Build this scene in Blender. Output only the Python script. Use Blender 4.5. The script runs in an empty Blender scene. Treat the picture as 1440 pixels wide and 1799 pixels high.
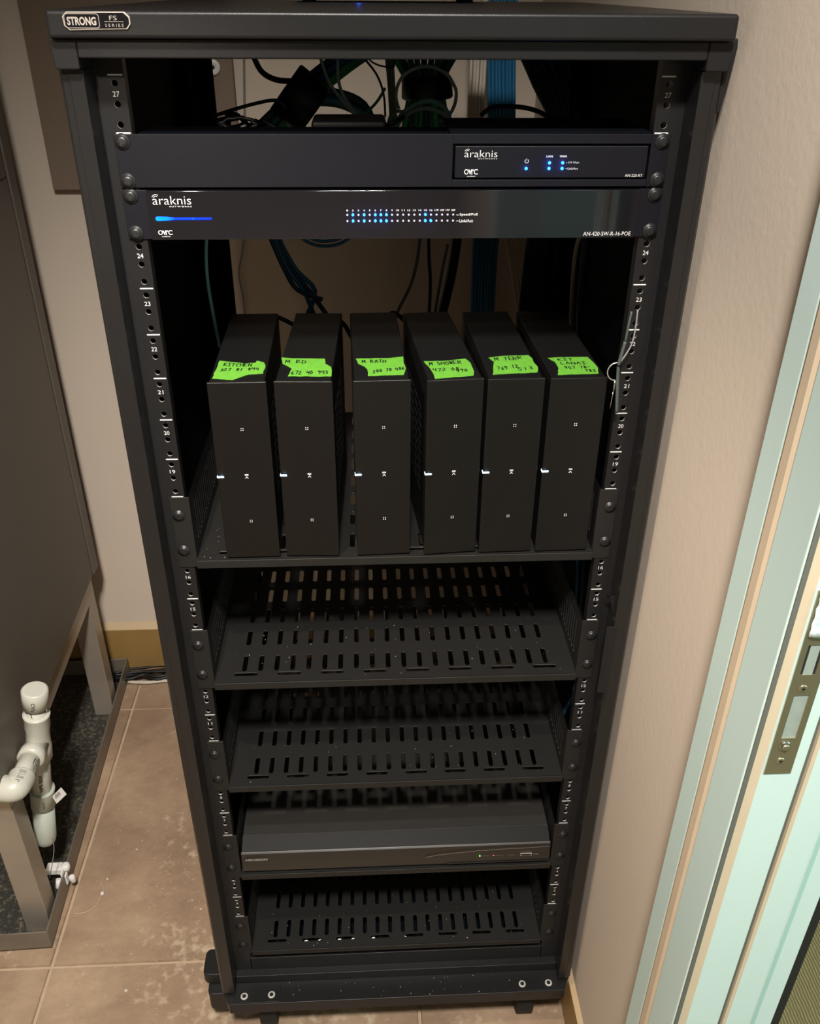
import bpy, bmesh, math, random
from mathutils import Vector, Matrix
random.seed(7)
C = bpy.context.scene.collection
SC = bpy.context.scene
# ------------------------------------------------------------------ camera
cam_d = bpy.data.cameras.new('camera'); cam = bpy.data.objects.new('camera', cam_d); C.objects.link(cam)
cam.location = (-0.02946, -0.81609, 1.26427)
cam.rotation_euler = (1.03191621, -0.00682337, -0.04978356)
cam_d.sensor_fit = 'HORIZONTAL'; cam_d.sensor_width = 36.0; cam_d.lens = 36.0*1545.127/1440.0
cam_d.clip_start = 0.02; cam_d.clip_end = 50
SC.camera = cam
# ------------------------------------------------------------------ world, lamps, exposure
w = bpy.data.worlds.new('world'); SC.world = w; w.use_nodes = True
w.node_tree.nodes['Background'].inputs[0].default_value = (0.8, 0.85, 0.9, 1)
w.node_tree.nodes['Background'].inputs[1].default_value = 0.02
SC.view_settings.view_transform = 'Standard'; SC.view_settings.look = 'None'
SC.view_settings.gamma = 1.0; SC.view_settings.exposure = 0.0
SC.view_settings.use_curve_mapping = False
def lamp(name, kind, loc, energy, color, target=None, **kw):
    d = bpy.data.lights.new(name, kind); d.energy = energy; d.color = color
    for k, v in kw.items(): setattr(d, k, v)
    o = bpy.data.objects.new(name, d); C.objects.link(o); o.location = loc
    if target is not None:
        o.rotation_euler = (Vector(target)-Vector(loc)).to_track_quat('-Z', 'Y').to_euler()
    return o
# a work lamp held just above the rack front, a ceiling fitting over the room, daylight in the next room
lamp('work_lamp', 'SPOT', (-0.26, -0.38, 1.36), 20.0, (1.0, 0.88, 0.75), (-0.13, 0.20, -0.18), spot_size=math.radians(112), spot_blend=0.85, shadow_soft_size=0.012)
lamp('ceiling_lamp', 'SPOT', (-0.06, -1.12, 2.25), 250.0, (1.0, 0.95, 0.88), (-0.06, -0.60, 0), spot_size=math.radians(111), spot_blend=0.75, shadow_soft_size=0.09)
lamp('hall_daylight', 'AREA', (2.5, -1.35, 1.6), 40.0, (0.72, 1.0, 0.95), (0.4, -1.5, 0.9), shape='RECTANGLE', size=1.2, size_y=1.3)

# ------------------------------------------------------------------ helpers
OFF = {}
def tag(o, label=None, cat=None, group=None, kind=None):
    if label: o['label'] = label
    if cat: o['category'] = cat
    if group: o['group'] = group
    if kind: o['kind'] = kind
    return o
def thing(name, label, cat, loc=(0, 0, 0), rotz=0.0, group=None, kind=None):
    o = bpy.data.objects.new(name, None); C.objects.link(o); o.empty_display_size = 0.02
    o.location = loc; o.rotation_euler = (0, 0, rotz)
    OFF[o.name] = Vector(loc) if rotz == 0 else None      # None: children are authored in local coordinates
    return tag(o, label, cat, group, kind)
class MB:
    def __init__(s): s.v = []; s.f = []; s.m = []; s.sm = []
    def add(s, vs, fs, mi=0, smooth=False):
        n = len(s.v); s.v += [tuple(p) for p in vs]
        for f in fs: s.f.append([n+i for i in f]); s.m.append(mi); s.sm.append(smooth)
        return s
    def box(s, x0, x1, y0, y1, z0, z1, mi=0):
        return s.add([(x0,y0,z0),(x1,y0,z0),(x1,y1,z0),(x0,y1,z0),(x0,y0,z1),(x1,y0,z1),(x1,y1,z1),(x0,y1,z1)],
                     [(0,3,2,1),(4,5,6,7),(0,1,5,4),(1,2,6,5),(2,3,7,6),(3,0,4,7)], mi)
    def prism(s, poly, a0, a1, axis=2, mi=0):
        # poly: 2D points of the two other axes in order; extruded along axis
        def P(p, a):
            return (a,p[0],p[1]) if axis == 0 else (p[0],a,p[1]) if axis == 1 else (p[0],p[1],a)
        n = len(poly)
        return s.add([P(p,a0) for p in poly]+[P(p,a1) for p in poly],
                     [tuple(range(n))[::-1], tuple(range(n,2*n))]+[(i,(i+1)%n,n+(i+1)%n,n+i) for i in range(n)], mi)
    def ring(s, c, ax, r, n):
        ax = Vector(ax).normalized(); u = ax.orthogonal().normalized(); w_ = ax.cross(u)
        return [tuple(Vector(c)+u*(r*math.cos(2*math.pi*k/n))+w_*(r*math.sin(2*math.pi*k/n))) for k in range(n)]
    def lathe(s, c, ax, prof, n=16, mi=0, smooth=True):
        # prof: list of (distance along axis, radius)
        ax = Vector(ax).normalized(); base = len(s.v)
        for d, r in prof: s.v += s.ring(Vector(c)+ax*d, ax, max(r, 1e-5), n)
        for j in range(len(prof)-1):
            for k in range(n):
                s.f.append([base+j*n+k, base+j*n+(k+1)%n, base+(j+1)*n+(k+1)%n, base+(j+1)*n+k]); s.m.append(mi); s.sm.append(smooth)
        s.f.append([base+k for k in range(n)][::-1]); s.m.append(mi); s.sm.append(False)
        s.f.append([base+(len(prof)-1)*n+k for k in range(n)]); s.m.append(mi); s.sm.append(False)
        return s
    def cyl(s, a, b, r, n=16, mi=0, smooth=True):
        a = Vector(a); b = Vector(b)
        return s.lathe(a, b-a, [(0, r), ((b-a).length, r)], n, mi, smooth)
    def tube(s, pts, r, n=8, mi=0, sub=4):
        P = [Vector(p) for p in pts]; Q = []
        for i in range(len(P)-1):
            p0 = P[max(i-1,0)]; p1 = P[i]; p2 = P[i+1]; p3 = P[min(i+2,len(P)-1)]
            for k in range(sub):
                t = k/sub
                Q.append(0.5*((2*p1)+(p2-p0)*t+(2*p0-5*p1+4*p2-p3)*t*t+(3*p1-p0-3*p2+p3)*t**3))
        Q.append(P[-1]); base = len(s.v)
        tan = [(Q[min(i+1,len(Q)-1)]-Q[max(i-1,0)]).normalized() for i in range(len(Q))]
        u = tan[0].orthogonal().normalized()
        for q, t in zip(Q, tan):
            u = (u-t*u.dot(t)).normalized(); v_ = t.cross(u)
            s.v += [tuple(q+u*(r*math.cos(2*math.pi*k/n))+v_*(r*math.sin(2*math.pi*k/n))) for k in range(n)]
        for j in range(len(Q)-1):
            for k in range(n):
                s.f.append([base+j*n+k, base+j*n+(k+1)%n, base+(j+1)*n+(k+1)%n, base+(j+1)*n+k]); s.m.append(mi); s.sm.append(True)
        s.f.append([base+k for k in range(n)][::-1]); s.m.append(mi); s.sm.append(False)
        s.f.append([base+(len(Q)-1)*n+k for k in range(n)]); s.m.append(mi); s.sm.append(False)
        return s
    def plate(s, rows, t0, t1, M, mi=0, hole_mi=1):
        # perforated sheet. rows: (v0, v1, [(u0, u1, hole)]), hole = None or (cu, cv, half_u, half_v); M(u, v, t) -> xyz
        for v0, v1, cells in rows:
            for u0, u1, h in cells:
                cor = [(u1,v1),(u0,v1),(u0,v0),(u1,v0)]
                if h is None:
                    for t, rev in ((t0, False), (t1, True)):
                        vs = [M(p[0], p[1], t) for p in cor]
                        s.add(vs, [(0,1,2,3) if not rev else (3,2,1,0)], mi)
                    continue
                cu, cv, hu, hv = h; r = min(hu, hv); loop = []
                K = 6
                for q in range(4):
                    sx = (1,-1,-1,1)[q]; sy = (1,1,-1,-1)[q]
                    for k in range(K+1):
                        a = math.pi/2*(q+k/K)
                        if k == K and ((q in (1,3) and abs(hv-r) < 1e-9) or (q in (0,2) and abs(hu-r) < 1e-9)): continue
                        loop.append((cu+sx*(hu-r)+r*math.cos(a), cv+sy*(hv-r)+r*math.sin(a)))
                n = len(loop); outer = []; side = []
                for (a, b) in loop:
                    dx = a-cu; dy = b-cv
                    sx_ = ((u1-cu)/dx if dx > 1e-9 else (u0-cu)/dx if dx < -1e-9 else 1e9)
                    sy_ = ((v1-cv)/dy if dy > 1e-9 else (v0-cv)/dy if dy < -1e-9 else 1e9)
                    k = min(sx_, sy_); outer.append((cu+dx*k, cv+dy*k))
                    side.append((0 if dx > 0 else 2) if sx_ <= sy_ else (1 if dy > 0 else 3))
                base = len(s.v)
                for t in (t0, t1):
                    s.v += [M(a,b,t) for a,b in loop]+[M(a,b,t) for a,b in outer]+[M(a,b,t) for a,b in cor]
                N = 2*n+4
                for i in range(n):
                    j = (i+1)%n; mid = []
                    q = side[i]
                    while q != side[j]: mid.append(2*n+q); q = (q+1) % 4
                    f = [i, n+i]+mid+[n+j, j]
                    s.f.append([base+x for x in f]); s.m.append(mi); s.sm.append(False)
                    s.f.append([base+N+x for x in f][::-1]); s.m.append(mi); s.sm.append(False)
                    s.f.append([base+i, base+j, base+N+j, base+N+i]); s.m.append(hole_mi); s.sm.append(True)
        return s
    def build(s, name, mats, parent=None, bevel=0.0, seg=2):
        me = bpy.data.meshes.new(name)
        off = Vector((0,0,0))
        if parent is not None:
            off = OFF.get(parent.name, Vector((0,0,0))) or Vector((0,0,0))
        me.from_pydata([(p[0]-off.x, p[1]-off.y, p[2]-off.z) for p in s.v], [], s.f)
        if not isinstance(mats, (list, tuple)): mats = [mats]
        for m_ in mats: me.materials.append(m_)
        nm = len(mats)
        me.polygons.foreach_set('material_index', [min(i, nm-1) for i in s.m])
        me.polygons.foreach_set('use_smooth', s.sm)
        bm = bmesh.new(); bm.from_mesh(me); bmesh.ops.recalc_face_normals(bm, faces=bm.faces); bm.to_mesh(me); bm.free()
        me.update()
        if bevel: me.polygons.foreach_set('use_smooth', [True]*len(me.polygons))
        o = bpy.data.objects.new(name, me); C.objects.link(o)
        if parent is not None:
            o.parent = parent; OFF[o.name] = off
        if bevel:
            b = o.modifiers.new('bevel', 'BEVEL'); b.width = bevel; b.segments = seg; b.limit_method = 'ANGLE'; b.angle_limit = math.radians(30); b.harden_normals = True
        return o
_FC = {}
def text_geo(body, bold=0.0, shear=0.0):
    key = (body, bold, shear)
    if key not in _FC:
        cu = bpy.data.curves.new('lettering', 'FONT'); cu.body = body; cu.offset = bold; cu.shear = shear; cu.size = 1.0
        cu.resolution_u = 3
        o = bpy.data.objects.new('lettering', cu); C.objects.link(o)
        bpy.context.view_layer.update()
        me = o.evaluated_get(bpy.context.evaluated_depsgraph_get()).to_mesh()
        vs = [tuple(v.co) for v in me.vertices]; fs = [tuple(p.vertices) for p in me.polygons]
        o.to_mesh_clear(); bpy.data.objects.remove(o); bpy.data.curves.remove(cu)
        _FC[key] = (vs, fs)
    return _FC[key]
def text_on(mb, body, u0, u1, v0, v1, M, bold=0.0, shear=0.0, mi=0):
    vs, fs = text_geo(body, bold, shear)
    xs = [p[0] for p in vs]; ys = [p[1] for p in vs]
    a, b = min(xs), max(xs); c, d = min(ys), max(ys)
    mb.add([M(u0+(p[0]-a)/(b-a)*(u1-u0), v0+(p[1]-c)/(d-c)*(v1-v0)) for p in vs], fs, mi)
def front(y): return lambda u, v: (u, y, v)

# ------------------------------------------------------------------ materials
def mat(name, col, rough=0.5, metal=0.0, spec=0.5, noise=0.0, nscale=40.0, bump=0.0, bscale=300.0, coat=0.0, emit=None, estr=0.0):
    m = bpy.data.materials.new(name); m.use_nodes = True; nt = m.node_tree; b = nt.nodes['Principled BSDF']
    b.inputs['Base Color'].default_value = (*col, 1); b.inputs['Roughness'].default_value = rough
    b.inputs['Metallic'].default_value = metal; b.inputs['Specular IOR Level'].default_value = spec
    b.inputs['Coat Weight'].default_value = coat
    tc = nt.nodes.new('ShaderNodeTexCoord')
    if noise:
        n = nt.nodes.new('ShaderNodeTexNoise'); n.inputs['Scale'].default_value = nscale; n.inputs['Detail'].default_value = 4
        nt.links.new(tc.outputs['Object'], n.inputs['Vector'])
        mx = nt.nodes.new('ShaderNodeMixRGB'); mx.inputs[1].default_value = tuple(c*(1-noise) for c in col)+(1,)
        mx.inputs[2].default_value = tuple(min(1,c*(1+noise)) for c in col)+(1,)
        nt.links.new(n.outputs['Fac'], mx.inputs[0]); nt.links.new(mx.outputs[0], b.inputs['Base Color'])
    if bump:
        n2 = nt.nodes.new('ShaderNodeTexNoise'); n2.inputs['Scale'].default_value = bscale; n2.inputs['Detail'].default_value = 3
        nt.links.new(tc.outputs['Object'], n2.inputs['Vector'])
        bp = nt.nodes.new('ShaderNodeBump'); bp.inputs['Strength'].default_value = bump; bp.inputs['Distance'].default_value = 0.001
        nt.links.new(n2.outputs['Fac'], bp.inputs['Height']); nt.links.new(bp.outputs[0], b.inputs['Normal'])
    if emit:
        b.inputs['Emission Color'].default_value = (*emit, 1); b.inputs['Emission Strength'].default_value = estr
    return m
M_post = mat('black_post_coat', (0.0105,0.0102,0.0106), 0.26, 0, 0.45, 0.12, 30, 0.12, 900)
M_black = mat('black_powder_coat', (0.0105,0.0102,0.0108), 0.36, 0, 0.28, 0.12, 30, 0.10, 1400)
M_blackin = mat('black_shaded_steel', (0.0018,0.0026,0.0045), 0.7, 0, 0.06, 0.1, 30)  # inner steel with shade and blue LED tint put into the colour
M_shelf = mat('black_shelf_coat', (0.012,0.0115,0.0108), 0.5, 0, 0.32, 0.15, 60, 0.2, 1400)
M_steelhole = mat('hole_edge_steel', (0.35,0.35,0.34), 0.4, 0.5)
M_holeblack = mat('slot_edge_black', (0.015,0.015,0.015), 0.5)
M_screw = mat('black_screw', (0.02,0.02,0.021), 0.38, 0.4)
M_screwdark = mat('screw_recess', (0.003,0.003,0.003), 0.6)
M_zinc = mat('bright_zinc', (0.60,0.58,0.55), 0.35, 0.35)
M_white = mat('white_print', (0.62,0.62,0.62), 0.6)
M_dimprint = mat('grey_print', (0.22,0.22,0.22), 0.6)
M_gloss = mat('glossy_black_acrylic', (0.006,0.006,0.008), 0.06, 0, 0.6, coat=0.3)
M_satin = mat('satin_black_front', (0.0052,0.0048,0.0045), 0.36, 0, 0.3)
M_satintop = mat('satin_black_case', (0.004,0.004,0.0042), 0.5, 0, 0.25)
M_panel = mat('anodised_black_panel', (0.0048,0.0048,0.0078), 0.45, 0, 0.22, 0.08, 80, 0.15, 1500)
M_tape = mat('green_masking_tape', (0.105,0.33,0.028), 0.75, 0, 0.3, 0.18, 220, 0.5, 700)
M_ink = mat('black_marker_ink', (0.008,0.02,0.008), 0.6)
M_led = mat('blue_led', (0.02,0.1,0.6), 0.4, emit=(0.02,0.30,1.0), estr=6.0)
M_ledoff = mat('unlit_led', (0.42,0.42,0.50), 0.4)
M_ledwhite = mat('white_led', (0.5,0.7,0.9), 0.4, emit=(0.62,0.86,1.0), estr=2.2)
M_ledgreen = mat('green_led', (0.1,0.5,0.05), 0.4, emit=(0.25,1.0,0.08), estr=3.0)
M_ledred = mat('red_led', (0.5,0.05,0.05), 0.4, emit=(1.0,0.12,0.15), estr=1.5)
M_rubber = mat('black_rubber', (0.007,0.007,0.007), 0.7)
M_plasticblack = mat('black_plastic', (0.006,0.006,0.006), 0.5)
M_pvc = mat('white_pvc', (0.55,0.54,0.47), 0.35, 0, 0.5, 0.05, 20)
M_pvcgreen = mat('white_pvc_fitting', (0.47,0.50,0.44), 0.38)
M_whiteplastic = mat('white_nylon', (0.78,0.76,0.74), 0.4)
M_stainless = mat('brushed_stainless', (0.40,0.35,0.29), 0.36, 0.5, noise=0.22, nscale=9)
M_pansteel = mat('pan_steel', (0.24,0.21,0.175), 0.42, 0.5, noise=0.3, nscale=14)
M_hvac = mat('dark_grey_cabinet_paint', (0.12,0.102,0.083), 0.5, 0, 0.4, 0.10, 3, 0.1, 200)
M_board = mat('brown_painted_board', (0.20,0.145,0.105), 0.6, noise=0.08, nscale=6)
M_wall = mat('beige_wall_paint', (0.62,0.53,0.44), 0.85, 0, 0.2, 0.03, 4, 0.25, 120)
M_ceil = mat('ceiling_paint', (0.6,0.56,0.5), 0.9)
M_hall = mat('pale_teal_wall_paint', (0.50,0.62,0.58), 0.8)
M_trim = mat('mint_white_trim_paint', (0.58,0.73,0.70), 0.45, 0, 0.4, 0.03, 6)
M_tan = mat('tan_warm_light', (0.62,0.50,0.36), 0.6, noise=0.06, nscale=30)  # warm light on the casing profile put into the colour
M_greystrip = mat('grey_strip', (0.12,0.125,0.105), 0.7)
M_teal = mat('pale_teal_strip', (0.36,0.58,0.52), 0.5)
M_wood = mat('ochre_wood_baseboard', (0.30,0.185,0.062), 0.5, 0, 0.4, 0.14, 14)
M_woodtop = mat('pale_baseboard_edge', (0.50,0.37,0.22), 0.6)
M_brass = mat('satin_nickel_plate', (0.44,0.40,0.28), 0.3, 0.85, noise=0.08, nscale=60)
M_chrome = mat('chrome', (0.6,0.62,0.62), 0.12, 1.0)
M_dark = mat('dark_recess', (0.01,0.012,0.011), 0.7)
M_film = mat('peeling_clear_film', (0.62,0.74,0.76), 0.12, 0, 0.8, 0.15, 90, 0.9, 160)
M_silver = mat('silver_badge', (0.55,0.5,0.45), 0.35, 0.7)
M_copper = mat('copper_line', (0.20,0.14,0.09), 0.4, 0.6)
CM = {'cable_black': mat('cable_black', (0.004,0.004,0.0045), 0.5), 'cable_navy': mat('cable_navy', (0.016,0.045,0.085), 0.5),
      'cable_navydark': mat('cable_navydark', (0.008,0.014,0.03), 0.55), 'cable_blue': mat('cable_blue', (0.016,0.13,0.27), 0.45),
      'cable_green': mat('cable_green', (0.05,0.32,0.12), 0.5), 'cable_greendark': mat('cable_greendark', (0.035,0.14,0.07), 0.5),
      'cable_grey': mat('cable_grey', (0.40,0.50,0.50), 0.5), 'cable_greydark': mat('cable_greydark', (0.22,0.23,0.22), 0.5),
      'cable_teal': mat('cable_teal', (0.25,0.52,0.50), 0.45), 'cable_white': mat('cable_white', (0.56,0.50,0.43), 0.5)}
def tile_mat():
    m = mat('brown_stone_tile', (0.30,0.20,0.13), 0.5, 0, 0.35); nt = m.node_tree; b = nt.nodes['Principled BSDF']
    tc = nt.nodes.new('ShaderNodeTexCoord'); n = nt.nodes.new('ShaderNodeTexNoise'); n.inputs['Scale'].default_value = 5; n.inputs['Detail'].default_value = 9; n.inputs['Roughness'].default_value = 0.68
    nt.links.new(tc.outputs['Object'], n.inputs['Vector'])
    cr = nt.nodes.new('ShaderNodeValToRGB'); e = cr.color_ramp.elements
    e[0].position = 0.28; e[0].color = (0.23,0.155,0.103,1); e[1].position = 0.74; e[1].color = (0.47,0.335,0.225,1)
    x = cr.color_ramp.elements.new(0.5); x.color = (0.335,0.228,0.152,1)
    nt.links.new(n.outputs['Fac'], cr.inputs[0])
    # sawdust and plaster dust lying in patches on the floor
    n2 = nt.nodes.new('ShaderNodeTexNoise'); n2.inputs['Scale'].default_value = 3.2; n2.inputs['Detail'].default_value = 2
    n3 = nt.nodes.new('ShaderNodeTexNoise'); n3.inputs['Scale'].default_value = 70; n3.inputs['Detail'].default_value = 6
    nt.links.new(tc.outputs['Object'], n2.inputs['Vector']); nt.links.new(tc.outputs['Object'], n3.inputs['Vector'])
    mul = nt.nodes.new('ShaderNodeMath'); mul.operation = 'MULTIPLY'; nt.links.new(n2.outputs['Fac'], mul.inputs[0]); nt.links.new(n3.outputs['Fac'], mul.inputs[1])
    mr = nt.nodes.new('ShaderNodeMapRange'); mr.inputs['From Min'].default_value = 0.30; mr.inputs['From Max'].default_value = 0.42; nt.links.new(mul.outputs[0], mr.inputs['Value'])
    mm = nt.nodes.new('ShaderNodeMath'); mm.operation = 'MULTIPLY'; mm.inputs[1].default_value = 0.6; nt.links.new(mr.outputs[0], mm.inputs[0])
    mx = nt.nodes.new('ShaderNodeMixRGB'); mx.inputs[2].default_value = (0.62,0.50,0.36,1); nt.links.new(mm.outputs[0], mx.inputs[0]); nt.links.new(cr.outputs[0], mx.inputs[1])
    nt.links.new(mx.outputs[0], b.inputs['Base Color'])
    n4 = nt.nodes.new('ShaderNodeTexNoise'); n4.inputs['Scale'].default_value = 38; n4.inputs['Detail'].default_value = 8; nt.links.new(tc.outputs['Object'], n4.inputs['Vector'])
    bp = nt.nodes.new('ShaderNodeBump'); bp.inputs['Strength'].default_value = 0.5; bp.inputs['Distance'].default_value = 0.006
    nt.links.new(n4.outputs['Fac'], bp.inputs['Height']); nt.links.new(bp.outputs[0], b.inputs['Normal'])
    return m
M_tile = tile_mat()
M_grout = mat('sandy_grout', (0.48,0.36,0.25), 0.8, noise=0.15, nscale=60)
def debris_mat():
    m = mat('pan_debris', (0.1,0.09,0.07), 0.7); nt = m.node_tree; b = nt.nodes['Principled BSDF']
    tc = nt.nodes.new('ShaderNodeTexCoord'); n = nt.nodes.new('ShaderNodeTexNoise'); n.inputs['Scale'].default_value = 130; n.inputs['Detail'].default_value = 5; n.inputs['Roughness'].default_value = 0.75
    nt.links.new(tc.outputs['Object'], n.inputs['Vector'])
    cr = nt.nodes.new('ShaderNodeValToRGB'); e = cr.color_ramp.elements
    e[0].position = 0.50; e[0].color = (0.028,0.026,0.022,1); e[1].position = 0.72; e[1].color = (0.20,0.175,0.12,1)
    nt.links.new(n.outputs['Fac'], cr.inputs[0]); nt.links.new(cr.outputs[0], b.inputs['Base Color'])
    return m
M_debris = debris_mat()
def carpet_mat():
    m = mat('olive_carpet', (0.14,0.12,0.06), 0.95, 0, 0.1); nt = m.node_tree; b = nt.nodes['Principled BSDF']
    tc = nt.nodes.new('ShaderNodeTexCoord'); wv = nt.nodes.new('ShaderNodeTexWave'); wv.inputs['Scale'].default_value = 60; wv.inputs['Distortion'].default_value = 2.5; wv.inputs['Detail'].default_value = 3
    nt.links.new(tc.outputs['Object'], wv.inputs['Vector'])
    cr = nt.nodes.new('ShaderNodeValToRGB'); e = cr.color_ramp.elements
    e[0].color = (0.17,0.135,0.06,1); e[1].color = (0.34,0.30,0.16,1)
    nt.links.new(wv.outputs['Fac'], cr.inputs[0]); nt.links.new(cr.outputs[0], b.inputs['Base Color'])
    bp = nt.nodes.new('ShaderNodeBump'); bp.inputs['Strength'].default_value = 0.8; bp.inputs['Distance'].default_value = 0.004
    nt.links.new(wv.outputs['Fac'], bp.inputs['Height']); nt.links.new(bp.outputs[0], b.inputs['Normal'])
    return m
M_carpet = carpet_mat()
U = 0.04445; ZF = -0.18

# ------------------------------------------------------------------ the room
WX = 0.279; WB = 0.884
def struct(name, mb, m, label=None, parent=None, bevel=0):
    o = mb.build(name, m, parent, bevel)
    if parent is None: tag(o, label, kind='structure')
    return o
fl = struct('floor', MB().box(-1.42, WX+0.12, -2.4, WB+0.02, ZF-0.05, ZF-0.004), M_grout, 'sandy grout bed under the brown stone tiles')
# tile joints measured on the floor: x = ..., -0.585, 0.036 ; y = 0.105, 0.732
xs = [-0.588-0.622*1, -0.588, 0.0365, WX+0.1]; xs = [-1.41]+xs[1:]
ys = [-2.39, -1.775, -1.148, -0.521, 0.105, 0.732, WB+0.015]
g = 0.0025
for i in range(len(xs)-1):
    for j in range(len(ys)-1):
        x0, x1, y0, y1 = xs[i]+g, xs[i+1]-g, ys[j]+g, ys[j+1]-g
        b_ = 0.0012
        mb = MB().add([(x0,y0,ZF-0.004),(x1,y0,ZF-0.004),(x1,y1,ZF-0.004),(x0,y1,ZF-0.004),
                       (x0+b_,y0+b_,ZF),(x1-b_,y0+b_,ZF),(x1-b_,y1-b_,ZF),(x0+b_,y1-b_,ZF)],
                      [(0,3,2,1),(4,5,6,7),(0,1,5,4),(1,2,6,5),(2,3,7,6),(3,0,4,7)])
        mb.build('floor_tile', M_tile, fl)
struct('wall_back', MB().box(-1.5, WX+0.1, WB, WB+0.1, ZF-0.05, 2.3), M_wall, 'beige plastered wall behind the rack')
struct('wall_left', MB().box(-1.5, -1.42, -2.5, WB, ZF-0.05, 2.3), M_wall, 'beige wall beyond the grey cabinet')
struct('wall_rear', MB().box(-1.5, WX+0.1, -2.5, -2.4, ZF-0.05, 2.3), M_wall, 'beige wall facing the rack')
DY0, DY1 = -1.20, -0.3370        # door opening
struct('wall_right', MB().box(WX, WX+0.088, DY1+0.02, WB, ZF-0.05, 2.3).box(WX, WX+0.088, -2.4, DY0-0.02, ZF-0.05, 2.3).box(WX, WX+0.088, DY0-0.02, DY1+0.02, 1.90, 2.3), M_wall, 'beige wall beside the rack, with the door opening')
struct('ceiling', MB().box(-1.5, 3.1, -2.5, WB+0.1, 2.3, 2.35), M_ceil, 'plain pale ceiling')
struct('floor_hall', MB().box(WX+0.09, 3.0, -2.5, 1.6, ZF-0.03, ZF+0.002), M_carpet, 'olive ribbed carpet beyond the door frame')
struct('wall_hall_side', MB().box(3.0, 3.1, -2.5, 1.6, ZF, 2.3), M_hall, 'far wall of the carpeted hall')
struct('wall_hall_end', MB().box(WX+0.09, 3.1, 1.5, 1.6, ZF, 2.3).box(WX+0.09, 3.1, -2.6, -2.5, ZF, 2.3), M_hall, 'end walls of the carpeted hall')
bb = struct('baseboard_back', MB().box(-1.42, WX, WB-0.014, WB, ZF, -0.058), M_wood, 'ochre wooden baseboard along the wall behind the rack', bevel=0.002)
MB().prism([(WB-0.013,-0.058),(WB,-0.058),(WB,-0.044)], -1.42, WX, axis=0).build('baseboard_cap', M_woodtop, bb)
bb = struct('baseboard_right', MB().box(WX-0.008, WX, -0.20, WB-0.014, ZF, -0.088), M_wood, 'ochre wooden baseboard along the wall beside the rack', bevel=0.002)
MB().prism([(WX-0.0075,-0.088),(WX,-0.088),(WX,-0.082)], -0.20, WB-0.014, axis=1).build('baseboard_cap', M_woodtop, bb)

# door frame: casing, jamb, stop, dark strips
CX = 0.265
dr = thing('door_1', 'mint white door frame at the right with a strike plate', None, (WX, DY1, ZF), kind='structure')
MB().box(CX, WX, -0.269, -0.2380, ZF, 1.98).box(CX-0.0015, WX, DY1, -0.290, ZF, 1.98).build('casing', M_trim, dr, 0.002)
MB().prism([(CX+0.0008,-0.268),(CX-0.002,-0.275),(CX-0.002,-0.285),(CX+0.0002,-0.2915),(WX,-0.2915),(WX,-0.268)], ZF, 1.98).build('casing_bead', M_tan, dr)  # tan colour imitates warm light on the rounded step
MB().box(CX-0.0005, 0.2684, DY1-0.0012, DY1, ZF, 1.98).build('dark_strip', M_greystrip, dr)  # grey seal along the casing edge
MB().box(0.2684, 0.2768, DY1-0.0009, DY1, ZF, 1.98).build('warm_light_line', M_tan, dr)  # added tan strip imitating a warm-lit edge
MB().box(0.2768, 0.3097, DY1-0.0006, DY1+0.02, ZF, 1.98).build('jamb', M_trim, dr)
MB().box(0.3097, 0.3147, DY1+0.003, DY1+0.02, ZF, 1.98).build('dark_strip', M_greystrip, dr)  # recess in dark grey, standing in for the shadow at the stop edge
MB().box(0.3147, 0.3182, DY1-0.0004, DY1+0.02, ZF, 1.98).build('warm_light_line', M_tan, dr)  # added tan strip, warm light of the step as colour
MB().box(0.3182, 0.3652, DY1-0.0006, DY1+0.02, ZF, 1.98).build('door_stop', M_trim, dr)
MB().box(0.3437, 0.3477, DY1-0.0012, DY1, ZF, 1.98).build('groove_strip', M_teal, dr)
MB().box(0.3652, 0.3742, DY1+0.0, DY1+0.022, ZF, 1.98).build('far_casing_shade', M_rubber, dr)  # black strip stands in for the far casing in shadow
# near side of the opening and head
MB().box(CX, WX, DY0-0.10, DY0, ZF, 1.98).box(WX, 0.365, DY0-0.02, DY0, ZF, 1.98).box(WX, 0.365, DY0, DY1, 1.88, 1.90).box(CX, WX, DY0-0.1, -0.2380, 1.90, 1.98).build('casing', M_trim, dr, 0.002)
# strike plate
M_bolt = mat('brushed_bolt', (0.45,0.52,0.48), 0.4, 0.4, noise=0.15, nscale=200)
sy = DY1-0.0016
def pm(u, v, t): return (u, t, v)
px0, px1 = 0.2789, 0.3007
rows = [(0.7295,0.7680,[(px0,px1,None)]), (0.7680,0.8120,[(px0,0.2843,None),(0.2843,0.2956,(0.2900,0.7900,0.0056,0.0219)),(0.2956,px1,None)]),
        (0.8120,0.8322,[(px0,px1,None)]), (0.8322,0.8600,[(px0,0.2835,None),(0.2835,0.2949,(0.2892,0.8461,0.00569,0.0138)),(0.2949,px1,None)]),
        (0.8600,0.9085,[(px0,px1,None)])]
mb = MB()
for v0, v1, cells in rows:
    for u0, u1, h in cells:
        if h is None: mb.box(u0, u1, sy, sy+0.0014, v0, v1)
sp = mb.build('strike_plate', M_brass, dr)
sp['label'] = 'satin nickel strike plate'
MB().box(0.2843, 0.2956, sy+0.0008, sy+0.0012, 0.7680, 0.8120).build('bolt_end', M_bolt, sp)
MB().box(0.2835, 0.2858, sy+0.0009, sy+0.0013, 0.8322, 0.8600).box(0.2931, 0.2949, sy+0.0009, sy+0.0013, 0.8322, 0.8600).build('recess', M_dark, sp)
MB().box(0.2858, 0.2931, sy+0.0006, sy+0.0013, 0.8322, 0.8600).build('latch', M_bolt, sp)
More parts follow.
